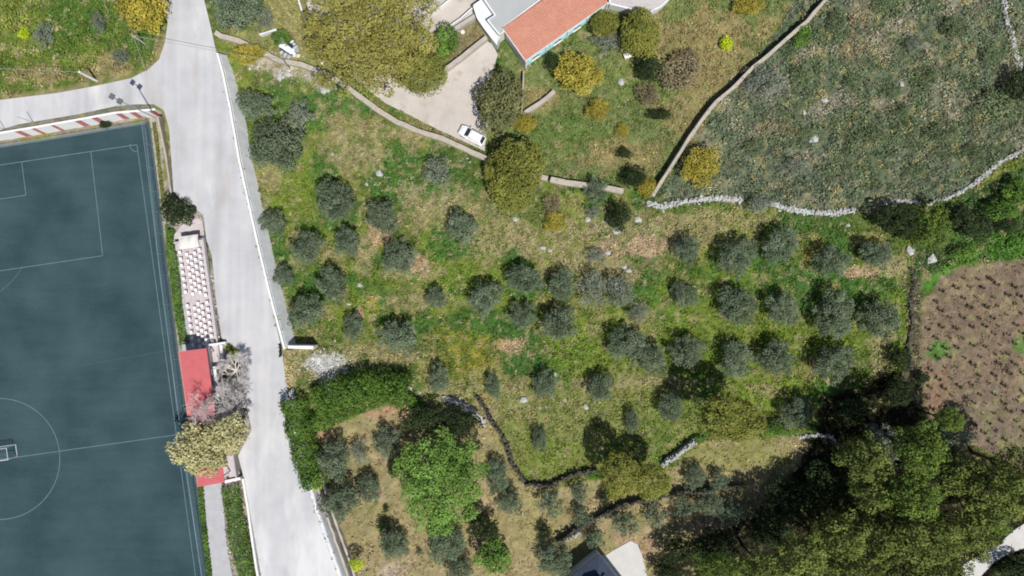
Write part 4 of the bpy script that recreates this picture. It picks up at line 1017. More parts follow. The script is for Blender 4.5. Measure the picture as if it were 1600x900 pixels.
special("", 'bright', 690, 752, 74, 76, 4.6, "large bright green tree in the southern garden", leaf=.25, seed=6, flat=.6, tr=.35, nl=80, lobe=(.09, .16), spread=.9, cover=2.0, rag=.16, dome=True)
special("", 'cream', 318, 700, 48, 42, 6.2, "cream-green flowering tree over the red roof, left crown", leaf=.28, seed=7, flat=.6, tr=.3, nl=36, lobe=(.14, .24), spread=.84, cover=3.0, dome=True, drop=0)
special("", 'cream', 358, 678, 31, 32, 5.6, "smaller cream-green flowering tree reaching over the road edge", leaf=.26, seed=8, flat=.6, tr=.25, nl=26, lobe=(.15, .25), spread=.82, cover=2.8, dome=True, drop=0)

# hedge round the southern garden: separate clipped lengths
def hedge(px_pts, w, h, label, kind='hedge', leaf=.2, seed=3, z=None, name="hedge", n_per=1.5):
    rng = np.random.default_rng(seed); pts = [(PG(x, y, h) if z is None else P(x, y, z + h))[:2] for x, y in px_pts]
    xy = densify(pts, 0.5); ns = normals2(xy); ca, cb = C_[kind]; cl = []; nl = []; kl = []; hs = []
    ox, oy = xy[len(xy) // 2]; og = gh(ox, oy) if z is None else z
    for (x, y), (a_, b_) in zip(xy, ns):
        g = (gh(x, y) if z is None else z) - og
        ww = w * (0.75 + 0.5 * fbm(np.array([x]), np.array([y]), 1.6, seed)[0]); hh = h * (0.75 + .5 * fbm(np.array([x]), np.array([y]), 1.3, seed + 3)[0])
        n = int(n_per * 1.5 * (ww + 2 * hh) * 0.5 / leaf ** 2)
        t = rng.uniform(0, math.pi, n); r = 1 + rng.normal(size=n) * .1
        u = np.cos(t) * ww / 2 * r; v = np.sin(t) ** .6 * hh * r; s = rng.uniform(-.3, .3, n)
        cx = x - ox + a_ * u + b_ * s; cy = y - oy + b_ * u - a_ * s
        d = np.stack([a_ * np.cos(t), b_ * np.cos(t), np.sin(t) + .3], -1) + rng.normal(size=(n, 3)) * .5
        cl.append(np.stack([cx, cy, g + v], -1)); nl.append(d / np.linalg.norm(d, axis=1)[:, None])
        k = np.clip(fbm(cx + 90 + ox, cy + 90 + oy, .9, seed + 9, 2) * 1.6 - .3 + rng.normal(size=n) * .2, 0, 1)[:, None]
        kl.append((ca * k + cb * (1 - k)) * rng.uniform(.75, 1.3, (n, 1)) * 1.3)
    c = np.concatenate(cl); nn = np.concatenate(nl); k = np.concatenate(kl)
    root = empty(name, (ox, oy, og), 0, label, "hedge")
    link("foliage", quads_mesh("foliage", leaf_quads(c, nn, leaf * rng.uniform(.7, 1.3, len(c)), rng), np.clip(k, .005, .8)), M['leaf'], root)
    mb = MB()
    for i in range(1, len(xy), 3):
        x, y = xy[i]; g = (gh(x, y) if z is None else z) - og
        mb.tube([(x - ox, y - oy, g - .2), (x - ox + .1, y - oy, g + h * .7)], [.05, .02], 5)
    mb.obj("stems", M['bark'], root)
    return root
hedge([(490, 632), (520, 618), (560, 606), (600, 606), (630, 618)], 4.4, 4.2, "thick curved green hedge arching over the top of the dry southern garden", seed=3, leaf=.24)
hedge([(488, 662), (520, 648), (560, 630), (595, 622)], 3.0, 2.2, "lower lighter band of the curved hedge along the garden's inner side", seed=13, leaf=.22)
hedge([(622, 606), (636, 622), (650, 640), (664, 648)], 1.8, 1.7, "short lime hedge piece slanting down at the right end of the curved hedge", 'hedge', seed=4)
hedge([(452, 630), (460, 665), (468, 700), (478, 735), (488, 762)], 3.5, 4.0, "tall roadside hedge along the left edge of the southern garden", 'hedge', seed=5, leaf=.24)
hedge([(484, 740), (488, 755), (490, 765)], 1.5, 2.2, "vivid lime tail at the lower end of the roadside hedge", 'lime', seed=6)
hedge([(263, 362), (266, 400), (272, 440), (274, 470), (279, 505), (284, 535)], 1.1, 1.3, "narrow green hedge between the pitch fence and the seats", seed=7, z=0.0)
hedge([(311, 760), (314, 800), (319, 845), (323, 880), (328, 930)], 0.7, .9, "thin low green hedge between the pitch fence and the grey path", seed=8, z=0.0)
hedge([(356, 765), (364, 810), (370, 850), (380, 890), (392, 940)], 2.6, 1.3, "wide overgrown shrub belt between the grey path and the road wall", 'hedge', seed=9, z=.6, leaf=.2)
hedge([(240, 195), (246, 240), (250, 280), (256, 320)], 0.5, .4, "straggly low weeds hedge along the upper pitch fence", 'gold', seed=10, z=0.0)

# the wood in the south-east: every crown a tree of its own
WOODS = [('wood', 1345, 712, 44, 40, 9, "northernmost brownish crown of the wood, beside the black shade"), ('woodgreen', 1432, 700, 44, 44, 9.5, "bright green crown at the upper centre of the wood"), ('woodgreen', 1420, 770, 42, 40, 10, "second bright green crown, in the very centre of the wood"),
 ('wood', 1360, 770, 42, 36, 8.5, "brown-green crown left of the centre of the wood"), ('wood', 1308, 835, 50, 44, 10, "broad crown at the left middle of the lower wood"), ('wood', 1370, 840, 46, 42, 10.5, "olive coloured crown in the lower middle of the wood"), ('wood', 1440, 838, 48, 44, 10.5, "dull crown in the lower centre right of the wood"),
 ('wood', 1505, 830, 46, 44, 9.5, "crown near the white track's bend"), ('wood', 1545, 770, 50, 50, 10, "largest dark olive crown at the right of the wood"), ('wood', 1500, 745, 40, 36, 9, "crown between the bright green ones and the largest right crown"), ('wood', 1585, 730, 34, 44, 8, "crown at the right edge under the vineyard"),
 ('woodgreen', 1548, 815, 26, 24, 6, "small green crown leaning over the white track"), ('wood', 1245, 870, 44, 40, 9.5, "crown at the lower left of the wood by the bottom edge"), ('woodgreen', 1125, 884, 44, 24, 7.5, "yellow-green crown at the bottom edge right of the white pad"), ('wood', 1190, 886, 34, 30, 8, "dark crown at the bottom edge left of the broad wood"),
 ('wood', 1330, 895, 50, 34, 10, "crown cut by the bottom edge in the lower left wood"), ('wood', 1410, 900, 46, 34, 10, "crown cut by the bottom edge in the lower middle wood"), ('wood', 1475, 890, 40, 30, 9, "crown cut by the bottom edge by the white track"), ('woodgreen', 1480, 655, 24, 22, 5, "little green tree touching the vineyard's lower left corner"),
 ('dark', 1290, 760, 50, 44, 5, "tree in the deep shade left of the wood, leaves darkened for shade"), ('dark', 1230, 780, 46, 40, 5, "tree at the far left of the deep shade, leaves darkened for shade"), ('dark', 1200, 820, 40, 36, 5, "dark low tree below the far left shade tree"), ('dark', 1120, 850, 40, 26, 5, "dark tree above the yellow-green bottom crown"), ('dark', 1060, 858, 40, 22, 5, "dark tree whose shade falls on the white pad"),  # deep-shade trees: the shadow there is put into the leaf colour
 ('dark', 1400, 610, 28, 30, 3.5, "black thicket tree at the vineyard's left side"), ('dark', 1330, 640, 34, 24, 3.5, "dark thicket above the northernmost crown of the wood"), ('dark', 1405, 560, 22, 20, 3, "dark bush between the last olive and the vineyard"), ('dark', 1440, 590, 14, 12, 2, "small dark bush on the vineyard's left border"),
 ('dark', 1590, 890, 50, 24, 3, "dark green tree under the white track in the corner"), ('dark', 1480, 720, 30, 26, 5, "dark hollow tree between the green and brown crowns"), ('dark', 1040, 895, 26, 16, 4, "blackish crown at the bottom edge right of the dark roof")]
for (sp, px, py, rx, ry, hz, lab) in WOODS:
    plant(sp, px, py, rx, ry, lab, "tree", "broadleaf_tree", "trees of the south-eastern wood", hz=hz, kind_j=True)

# bare tree
def bare_tree(px, py, z, h, R, label, seed):
    rg = random.Random(seed); x, y, _ = P(px, py, z + h * .7); root = empty("bare_tree", (x, y, z), 0, label, "tree"); tm2 = MB(); br = MB()
    tm2.tube([(0, 0, -.2), (.05, 0, h * .25), (0, .1, h * .4)], [.26, .2, .17], 8); tm2.obj("trunk", M['bark_pale'], root, smooth=True)
    def grow(p, d, L, r, lev):
        q = p + d * L; m_ = p + d * L * .5 + Vector((rg.uniform(-.1, .1), rg.uniform(-.1, .1), .05)) * L
        br.tube([p, m_, q], [r, r * .8, r * .62], 4 if lev else 5, cap=False)
        if lev >= 4: return
        for _ in range(3 if lev < 1 else 5):
            nd = (d + Vector((rg.gauss(0, .55), rg.gauss(0, .55), rg.gauss(.05, .3)))).normalized()
            grow(p + d * L * rg.uniform(.5, 1.0), nd, L * rg.uniform(.55, .8), max(.014, r * .55), lev + 1)
    for i in range(9):
        t = i * 2 * math.pi / 9 + rg.uniform(-.3, .3)
        grow(Vector((0, .1, h * .38)), Vector((math.cos(t), math.sin(t), rg.uniform(.4, 1.0))).normalized(), R * .52, .09, 0)
    br.obj("branches", M['bark_pale'], root); return root
bare_tree(340, 634, 1.5, 6.8, 4.4, "leafless grey tree spreading over the red roof", 3)
bare_tree(364, 582, 2.4, 4.2, 2.7, "leafless pale shrub-like tree beside the road, above the other bare one", 5)

# ---------------------------------------------------------------- vines, each in its own place
vm1 = []
rngv = np.random.default_rng(8)
for i in range(4):
    mb = MB(); mb.tube([(0, 0, -.1), (.03, .02, .3), (.0, .05, .5)], [.06, .05, .035], 5)
    for k in range(5):
        t = rngv.uniform(0, 6.28); mb.tube([(0, .04, .45), (math.cos(t) * .25, math.sin(t) * .25, .62), (math.cos(t) * .42, math.sin(t) * .42, .58)], [.035, .025, .012], 4)
    n = 26; d = rngv.normal(size=(n, 3)); d /= np.linalg.norm(d, axis=1)[:, None]; c = d * np.array([.42, .34, .18]) * rngv.uniform(.3, 1, (n, 1)) + np.array([0, .03, .58])
    k_ = np.array(alb(70, 78, 44)) * rngv.uniform(.6, 1.3, (n, 1))
    vm1.append((mb.mesh("stump"), quads_mesh("shoots", leaf_quads(c, d, .17 * rngv.uniform(.7, 1.3, n), rngv), k_)))
ORD = ["first", "second", "third", "fourth", "fifth", "sixth", "seventh", "eighth", "ninth", "tenth", "eleventh", "twelfth", "thirteenth", "fourteenth", "fifteenth", "sixteenth", "seventeenth", "eighteenth", "nineteenth", "twentieth"]
vin_in = [(1446, 500), (1456, 468), (1476, 446), (1508, 424), (1612, 412), (1612, 735), (1560, 706), (1498, 684), (1456, 640), (1446, 570)]
rows = 0
for r_ in range(24):
    yy = 424 + r_ * 15.2; lst = []
    for c_ in range(14):
        px = 1448 + c_ * 22.4 + (r_ % 2) * 11.2 + random.uniform(-3, 3) + (r_ * .5); py = yy - c_ * 1.4 + random.uniform(-3, 3)
        if inpoly(np.array([px]), np.array([py]), vin_in)[0] and random.random() > .11: lst.append((px, py))
    if not lst: continue
    lst.sort()
    for j, (px, py) in enumerate(lst):
        x, y, z = PG(px, py, .4); sm2, lf = vm1[(r_ * 3 + j) % 4]
        root = empty("vine", (x, y, gh(x, y)), random.uniform(0, 6.28), f"pruned vine stump, {ORD[j]} from the left in the vineyard's {ORD[rows]} row from the top", "vine", "vines in the vineyard")
        s_ = random.uniform(.6, 1.35); root.scale = (s_,) * 3
        link("stump", sm2, M['bark'], root); link("shoots", lf, M['leaf'], root)
    rows = min(rows + 1, 19)

# ---------------------------------------------------------------- grass tufts, low scrub, flowers
def scatter(n, region, smin, smax, kmul, seed, h=0.12, q=4, tint=(1, 1, 1), vary=.35, spreadk=.6, avoid=None):
    rng = np.random.default_rng(seed); x = rng.uniform(-80, 80, n); y = rng.uniform(-45.5, 45.5, n)
    z = base_h(x, y); px, py = APX(x, y, z); w = region(px, py, x, y); keep = rng.random(n) < w
    for poly in [ROADXY, PITCHXY, YARDXY, PADXY, PATH2XY] + [[P(a_, b_, 0)[:2] for a_, b_ in PATH_PX]]: keep &= ~(sdist(x, y, poly) > -0.1)
    x, y, z, px, py = x[keep], y[keep], z[keep], px[keep], py[keep]
    colr = ground_colour(x, y, px, py)
    m = len(x); s = rng.uniform(smin, smax, m)
    c = np.repeat(np.stack([x, y, z], -1), q, axis=0); ss = np.repeat(s, q)
    c = c + np.stack([rng.normal(size=m * q) * ss * spreadk, rng.normal(size=m * q) * ss * spreadk, np.abs(rng.normal(size=m * q)) * ss * h * 4 + ss * .12], -1)
    nn = rng.normal(size=(m * q, 3)) * .7 + np.array([0, 0, .8]); nn /= np.linalg.norm(nn, axis=1)[:, None]
    k = np.repeat(colr * rng.uniform(1 - vary, 1 + vary, (m, 1)) * kmul * np.array(tint), q, axis=0) * rng.uniform(.75, 1.25, (m * q, 1))
    return quads_mesh("tufts", leaf_quads(c, nn, ss * rng.uniform(.7, 1.2, m * q), rng, 2.0), np.clip(k, .005, .8))
SCRUB = [(1295, -80), (1185, 104), (1130, 158), (1070, 248), (1026, 310), (1150, 306), (1210, 316), (1340, 326), (1490, 302), (1600, 232), (1900, 100), (1900, -300)]
VINP = [(1438, 440), (1500, 412), (1600, 405), (2000, 380), (2000, 900), (1600, 735), (1560, 715), (1500, 690), (1448, 660), (1436, 570)]
SGP = [(484, 662), (560, 620), (632, 610), (700, 640), (760, 640), (810, 755), (870, 765), (960, 740), (1040, 740), (1100, 690), (1260, 680), (1320, 760), (1200, 800), (1090, 840), (1040, 1400), (600, 1400), (545, 960), (500, 790), (486, 720)]
NWP = [(-900, -900), (318, -900), (318, 0), (256, 40), (240, 106), (0, 152), (-900, 240)]
def reg_grass(px, py, x, y):
    w = np.where(px > 330, 0.95, 0.0); w = np.where(inpoly(px, py, SCRUB), .5, w); w = np.where(inpoly(px, py, VINP), .12, w); w = np.where(inpoly(px, py, SGP), .25, w)
    w = np.where(inpoly(px, py, NWP), .95, w); w = w * (0.35 + 0.9 * sst(.35, .6, fbm(x, y, 1.5, 131)))
    return w
g = link("grass", scatter(260000, reg_grass, .13, .30, 1.5, 51, q=3, vary=.32), M['leaf']); tag(g, kind="stuff")
def reg_scrub(px, py, x, y):
    w = np.where(inpoly(px, py, SCRUB), 1.0, 0.0); w = np.where(inpoly(px, py, NWP), .45, w)
    w = np.where((px > 1440) & (py > 240) & (py < 420) & ~inpoly(px, py, SCRUB) & ~inpoly(px, py, VINP), .6, w)
    return w * (0.25 + .9 * sst(.4, .55, fbm(x, y, 1.1, 141, 3)))
g2 = link("undergrowth", scatter(9000, reg_scrub, .19, .30, 1.9, 57, q=36, h=.35, spreadk=1.5, vary=.28), M['leaf']); tag(g2, kind="stuff")
g = link("low_scrub", scatter(70000, reg_scrub, .14, .28, 1.9, 52, q=11, h=.24, spreadk=.9, vary=.26), M['leaf']); tag(g, kind="stuff")
def reg_weeds(px, py, x, y):
    w = np.where((px > 380) & ~inpoly(px, py, VINP) & ~inpoly(px, py, SGP), 1.0, 0.0)
    return w * sst(.56, .68, fbm(x, y, 3.2, 151, 3))
g = link("weeds", scatter(16000, reg_weeds, .16, .30, 1.5, 53, q=9, h=.2, tint=(.8, 1.0, .75)), M['leaf']); tag(g, kind="stuff")
def reg_flow(px, py, x, y):
    w = 0 * px
    for (cx, cy, rx, ry) in [(735, 550, 46, 36), (765, 590, 18, 34), (700, 520, 20, 14), (583, 478, 12, 10), (1261, 397, 8, 14), (1360, 372, 22, 5), (620, 480, 90, 60), (1330, 350, 60, 14), (75, 214, 22, 4)]:
        w = np.maximum(w, np.exp(-((px - cx) / rx) ** 2 - ((py - cy) / ry) ** 2) * (0.55 if rx < 60 else .10))
    return w * sst(.4, .6, fbm(x, y, .9, 161))
rng = np.random.default_rng(54); mm = scatter(90000, reg_flow, .07, .13, 1.0, 54, q=3, h=.5)
cc = np.ones((len(mm.vertices), 4), np.float32); cc[:, :3] = np.array([.62, .46, .02]); mm.color_attributes["Col"].data.foreach_set("color", cc.reshape(-1))
g = link("wildflowers", mm, M['leaf']); tag(g, kind="stuff")
# ---------------------------------------------------------------- pitch furniture
M['kerb'] = mat_plain('stained_kerb', alb(104, 118, 122), .9)
def net_fence(px_pts, h, label, gap=0.2, z=0.0, post_gap=3.0):
    xy = [P(x, y, z)[:2] for x, y in px_pts]; o = xy[0]
    root = empty("pitch_fence", (o[0], o[1], z), 0, label, "fence")
    loc = [(x - o[0], y - o[1]) for x, y in xy]
    pts = densify(loc, post_gap)
    for (x, y) in pts:
        MB().tube([(x, y, -.2), (x, y, h + .05)], .035, 6).obj("post", M['metal_grey'], root)
    mb = MB()
    for z_ in (0.06, h): mb.tube([(x, y, z_) for x, y in pts], .028, 5)
    mb.obj("rail", M['net'], root)
    mb = MB(); fine = densify(loc, gap)
    for (x, y) in fine: mb.tube([(x, y, .05), (x, y, h)], .010, 3, cap=False)
    k = .25
    while k < h: mb.tube([(x, y, k) for x, y in pts], .010, 3, cap=False); k += gap
    mb.obj("netting", M['net'], root)
    # low kerb it stands on
    mb = MB(); wall_mesh(mb, densify(loc, 2.0), .18, lambda x, y: .14, lambda x, y: -.2, 0.0); mb.obj("kerb", M['kerb'], root)
    return root
M['net'] = mat_plain("blue_grey_wire", alb(150, 176, 190), 0.6, 0.05, 4, 20, 0.0, metal=.1)
net_fence([(233, 191), (247, 300), (262, 430), (274, 520), (290, 640), (308, 765), (327, 900), (344, 1020)], 2.4, "long netted fence along the right side of the football pitch")
net_fence([(-90, 246), (0, 230.5), (110, 213), (230, 193)], 1.1, "low netted fence across the top end of the football pitch", gap=.3)

def goal(px, py, label):
    x, y, _ = P(px, py, 0); ang = math.atan2(9.2, 62)
    root = empty("football_goal", (x, y, 0), ang, label, "goal"); W_, D_, Ht = 5.2, 1.85, 2.0; r = .055
    MB().tube([(0, 0, 0), (0, 0, Ht)], r, 8).obj("goal_post", M['white'], root); MB().tube([(-W_, 0, 0), (-W_, 0, Ht)], r, 8).obj("goal_post", M['white'], root)
    MB().tube([(.05, 0, Ht), (-W_ - .05, 0, Ht)], r, 8).obj("crossbar", M['white'], root)
    mb = MB()
    for xx in (0, -W_): mb.tube([(xx, 0, Ht), (xx, D_ * .95, Ht), (xx, D_, 0), (xx, 0, .03)], .035, 6)
    mb.tube([(0, D_ * .95, Ht), (-W_, D_ * .95, Ht)], .035, 6); mb.tube([(0, D_, .03), (-W_, D_, .03)], .04, 6)
    mb.obj("back_frame", M['white'], root)
    mb = MB()
    for i in range(0, 27):
        xx = -W_ * i / 26; mb.tube([(xx, 0, Ht), (xx, D_ * .95, Ht), (xx, D_, 0)], .006, 3, cap=False)
    for i in range(1, 8): mb.tube([(0, D_, Ht * i / 8), (-W_, D_, Ht * i / 8)], .006, 3, cap=False)
    for i in range(1, 7): mb.tube([(0, D_ * i / 7, Ht), (-W_, D_ * i / 7, Ht)], .006, 3, cap=False)
    mb.obj("net", M['net'], root)
goal(27, 713, "small white framed goal standing on the pitch's halfway line")

def floodlight(px, py, z, h, label):
    x, y, _ = P(px, py, z); root = empty("floodlight_pole", (x, y, z), 0, label, "floodlight")
    MB().tube([(0, 0, -.3), (0, 0, .3)], .2, 10).obj("base", M['concrete'], root)
    MB().tube([(0, 0, .25), (0, 0, h * .5), (0, 0, h)], [.11, .085, .06], 10).obj("pole", M['metal_grey'], root)
    MB().tube([(-.75, .45, h), (.75, -.45, h)], .05, 6).obj("cross_arm", M['metal_dark'], root)
    for s in (-1, 1):
        o = MB().box((0, 0, 0), (.75, .62, .22)).obj("lamp_head", M['metal_dark'], root, bevel=.04); o.location = (s * .62 * .85, -s * .62 * .52, h + .12); o.rotation_euler = (math.radians(28), 0, math.radians(60))
        g_ = MB().box((0, 0, -.118), (.64, .5, .02)).obj("lens", mat_glass, o)
    return root
mat_glass, nt, b = new_mat("dark_glass"); b.inputs["Base Color"].default_value = (.03, .045, .05, 1); b.inputs["Roughness"].default_value = .12; b.inputs["Specular IOR Level"].default_value = .6
floodlight(245, 185, RZ - .1, 10.8, "tall floodlight pole with two dark lamp heads at the road junction")
def thin_pole(px, py, z, h, label, r=.05, mat=None, arm=None):
    x, y, _ = P(px, py, z); root = empty("utility_pole", (x, y, z), 0, label, "pole")
    MB().tube([(0, 0, -.3), (0, 0, h)], [r * 1.3, r], 8).obj("pole", mat or M['metal_grey'], root)
    if arm:
        MB().tube([(-arm, 0, h - .15), (arm, 0, h - .15)], .03, 5).obj("cross_arm", M['metal_dark'], root)
        for s in (-1, 1): MB().tube([(s * arm * .9, 0, h - .15), (s * arm * .9, 0, h)], .035, 6).obj("insulator", M['white'], root)
    return Vector((x, y, z + h))
thin_pole(52, 191, RZ, 3.4, "thin metal post behind the striped wall, right of two", .04)
thin_pole(8, 202, RZ, 3.4, "thin metal post behind the striped wall, left of two", .04)
hz1 = gh(*P(152, 126, 3)[:2]); hz2 = gh(*P(229, 70, 3)[:2])
tA = thin_pole(153, 127, hz1 - .3, 4.6, "whitish concrete pole in the hollow above the side road", .16, M['white'], .35)
tB = thin_pole(229, 70, hz2 - .3, 3.8, "slim pole under the golden yellow tree by the junction", .07, M['bark_pale'], .3)
tC = thin_pole(455, 110, gh(*P(455, 110, 2)[:2]), 4.0, "slim wooden pole behind the long curving wall", .07, M['bark_pale'], .3)
def wire(a_, b_, label, sag=.3, r=.03):
    o = a_; pts = [(a_.lerp(b_, t) - o) - Vector((0, 0, sag * 4 * t * (1 - t))) for t in np.linspace(0, 1, 13)]
    w = MB().tube(pts, r, 4).obj("overhead_wire", M['metal_grey']); w.location = o; tag(w, label, "wire")
wire(tB, tC, "overhead wire crossing above the main road to the slim wooden pole")
wire(tA, Vector(P(-60, 103, 7)), "overhead wire running left from the whitish pole out of the picture")
wire(tB, Vector((*P(228, 112, 2.8)[:2], 2.8)), "guy wire slanting down from the slim pole to the side road's edge", 0.05)

# ---------------------------------------------------------------- grandstand
SEATS = []
def line(a_, b_, n): return [(a_[0] + (b_[0] - a_[0]) * i / (n - 1), a_[1] + (b_[1] - a_[1]) * i / (n - 1)) for i in range(n)]
ROWS = [("front", .5, line((280.5, 394), (289.5, 456), 7) + line((292.5, 477.5), (298.5, 519), 5) + [(299.5, 528), (301, 539)]),
        ("second", .9, line((291.5, 397), (300.8, 459), 7) + line((303.5, 481), (309.5, 522), 5) + [(311, 532), (312.3, 542)]),
        ("third", 1.3, line((298, 401), (305.5, 453), 6) + line((309, 474), (315, 516), 5) + [(316.2, 526), (317.6, 537)]),
        ("fourth", 1.7, line((303.5, 395), (312.5, 457), 7) + line((315.5, 478), (321.5, 520), 5) + [(323, 530.5)]),
        ("back", 2.1, line((311, 390), (321, 461), 8) + line((323, 472.5), (330, 524.5), 6) + [(331.3, 534.5)])]
a0 = Vector(P(281, 394, .9)[:2]); a1 = Vector(P(298.5, 519, .9)[:2]); dl = (a1 - a0).normalized(); dn = Vector((-dl.y, dl.x))   # dl: southwards along the rows, dn: up the stand
if dn.x < 0: dn = -dn
org = a0 - dl * 1.3
def loc2(p): v = Vector(p[:2]) - org; return v.dot(dl), v.dot(dn)
bs = []
for nm, z, lst in ROWS:
    bb = [loc2(P(x, y, z + .45))[1] for x, y in lst]; bs.append(sum(bb) / len(bb))
stand = empty("grandstand", (org.x, org.y, 0), math.atan2(dl.y, dl.x), "stepped pale concrete grandstand carrying rows of white seats", "grandstand")
M['stand'] = mat_plain("stand_concrete", alb(212, 202, 204), 0.9, 0.08, 1.2, 8, 0.25, stain=(alb(180, 160, 162), 1.5, .55, .5))
sgn = 1 if Vector((-dl.y, dl.x)).dot(dn) > 0 else -1
LEN = 36.0
mb = MB(); mb.box((LEN / 2, sgn * (bs[0] - 1.25), -.02), (LEN, 1.5, .56)); mb.obj("walkway", M['path'], stand, bevel=.02)
for i, (nm, z, lst) in enumerate(ROWS):
    b0 = bs[i] - .48; b1 = (bs[i + 1] - .48) if i < 4 else bs[i] + .75
    MB().box((LEN / 2, sgn * (b0 + b1) / 2, (z - .4) / 2), (LEN, b1 - b0 - .004, z + .4)).obj("step", M['stand'], stand, bevel=.015)
    MB().box((LEN / 2, sgn * (b0 + .04), z + .006), (LEN, .07, .02)).obj("painted_edge", M['pink_edge'], stand)
bb = bs[4] + .75
MB().box((LEN / 2, sgn * (bb + .1), 1.35), (LEN, .18, 3.1)).obj("back_wall", M['stand'], stand, bevel=.02)
MB().box((-.15, sgn * (bs[0] + bb) / 2, .7), (.2, bb - bs[0] + .8, 2.0)).obj("end_wall", M['stand'], stand, bevel=.02)
mb = MB()
for k in range(13): mb.tube([(k * 1.2, sgn * (bb + .42), 2.3), (k * 1.2, sgn * (bb + .42), 3.4)], .025, 5)
for z in (2.9, 3.4): mb.tube([(0, sgn * (bb + .42), z), (14.4, sgn * (bb + .42), z)], .025, 5)
mb.obj("handrail", M['metal_grey'], stand)

M['seat'] = mat_plain("white_plastic", (.80, .80, .80), 0.45, 0.03, 3, 20, 0.0)
def seat_proto():
    root = empty("stadium_seat", (0, 0, 0))
    mb = MB(); mb.box((0, 0, .42), (.50, .46, .06), 0, .92); mb.box((0, .2, .45), (.44, .05, .05)); mb.obj("seat", M['seat'], root, bevel=.02)
    mb = MB(); mb.add([(-.25, -.26, .44), (.25, -.26, .44), (.21, -.36, .84), (-.21, -.36, .84), (-.25, -.21, .44), (.25, -.21, .44), (.21, -.32, .84), (-.21, -.32, .84)],
                      [(0, 1, 2, 3), (7, 6, 5, 4), (0, 4, 5, 1), (1, 5, 6, 2), (2, 6, 7, 3), (3, 7, 4, 0)]); mb.obj("backrest", M['seat'], root, bevel=.015)
    mb = MB(); mb.tube([(0, -.02, 0), (0, -.02, .4)], .05, 6); mb.box((0, -.02, .01), (.2, .2, .02)); mb.obj("pedestal", M['metal_dark'], root)
    return root
proto = seat_proto(); first = True
for (nm, z, lst) in ROWS:
    for j, (px, py) in enumerate(lst):
        o = proto if first else copy_tree(proto); first = False
        x, y, _ = P(px, py, z + .5); o.location = (x, y, z); o.rotation_euler = (0, 0, math.atan2(-dn.y, -dn.x) - math.pi / 2)
        tag(o, f"white plastic seat, {ORD[j]} from the north end in the grandstand's {nm} row", "seat", "white seats on the grandstand")
# cream cover at the north end, landing and rails
cm_ = mat_plain("cream_tarpaulin", alb(234, 230, 224), .8, .06, 1.2, 9, .3)
x, y, _ = P(296, 378, 2.3); root = empty("tarpaulin_shelter", (x, y, 0.0), math.atan2(dl.y, dl.x), "cream wrinkled tarpaulin roof at the seats' north end", "shelter")
mb = MB(); N = 12; vs = []
for i in range(N + 1):
    for j in range(N + 1):
        u = (i / N - .5) * 1.9; v = (j / N - .5) * 2.9; zz = 2.3 + .18 * math.cos(u * 1.6) + .12 * fbm(np.array([u * 2 + 9]), np.array([v * 2 + 9]), 1.1, 4)[0] * 2 + .04 * math.sin(v * 5 + u * 2)
        vs.append((u, v, zz))
top = len(vs); vs += [(a_, b_, c_ - .05) for a_, b_, c_ in vs]; fs = []
for i in range(N):
    for j in range(N):
        q_ = i * (N + 1) + j; fs += [(q_, q_ + N + 1, q_ + N + 2, q_ + 1), (top + q_, top + q_ + 1, top + q_ + N + 2, top + q_ + N + 1)]
mb.add(vs, fs).obj("canvas", cm_, root, smooth=True)
for sx in (-.85, .85):
    for sy in (-1.35, 1.35): MB().tube([(sx, sy, 0), (sx, sy, 2.35)], .03, 6).obj("post", M['metal_grey'], root)
land = [(268, 372), (283, 352), (306, 338), (316, 343), (321, 384), (312, 384), (277, 392), (268, 388)]
mb = MB(); mb.prism([P(a_, b_, .6)[:2] for a_, b_ in land], -.3, .62); tag(mb.obj("landing", M['stand'], bevel=.02), "pale concrete landing above the seats, under the round dark tree", "landing")
root = empty("guard_rail", (*P(311, 340, 2.6)[:2], 2.4), 0, "thin metal guard rail between the landing and the road", "railing"); ol = root.location
rp = [Vector(P(a_, b_, 3.2)) for a_, b_ in [(308, 340), (314, 341), (317, 362), (320, 388)]]
mb = MB()
for z in (2.9, 3.4): mb.tube([Vector((p.x, p.y, z)) - ol for p in rp], .025, 5)
mb.obj("rail", M['metal_grey'], root)
for p in rp: MB().tube([Vector((p.x, p.y, .6 if p.x < -46.9 else 2.3)) - ol, Vector((p.x, p.y, 3.4)) - ol], .03, 6).obj("post", M['metal_grey'], root)

# red canopy
CZ = 4.9
rc = [P(279, 549.5, CZ), P(323.5, 544, CZ), P(352, 753, CZ), P(309, 761, CZ)]
M['redroof'] = mat_plain("red_sheet_roof", alb(212, 112, 116), .6, .08, .8, 7, .1, stain=(alb(190, 122, 120), .6, .55, .6))
root = empty("canopy", (rc[0][0], rc[0][1], 0), 0, "long red sheet roof over the covered part of the grandstand", "canopy"); o_ = Vector((rc[0][0], rc[0][1]))
l_ = [(p[0] - o_.x, p[1] - o_.y) for p in rc]
MB().prism(l_, [CZ - .12, CZ + .12, CZ + .12, CZ - .12], [CZ - .02, CZ + .22, CZ + .22, CZ - .02]).obj("roof", M['redroof'], root)
A_, B_, Cc, D_ = [Vector((*p, 0)) for p in l_]
mb = MB()
for k in range(1, 70):
    t = k / 70; p = A_.lerp(D_, t); q_ = B_.lerp(Cc, t); p.z = CZ - .02; q_.z = CZ + .22
    mb.tube([p, q_], .018, 4)
mb.obj("roof_ribs", M['redroof'], root)
mb = MB(); mb.tube([(A_.x, A_.y, CZ - .05), (D_.x, D_.y, CZ - .05)], .07, 6); mb.obj("gutter", mat_plain("pink_gutter", alb(224, 168, 150), .7), root)
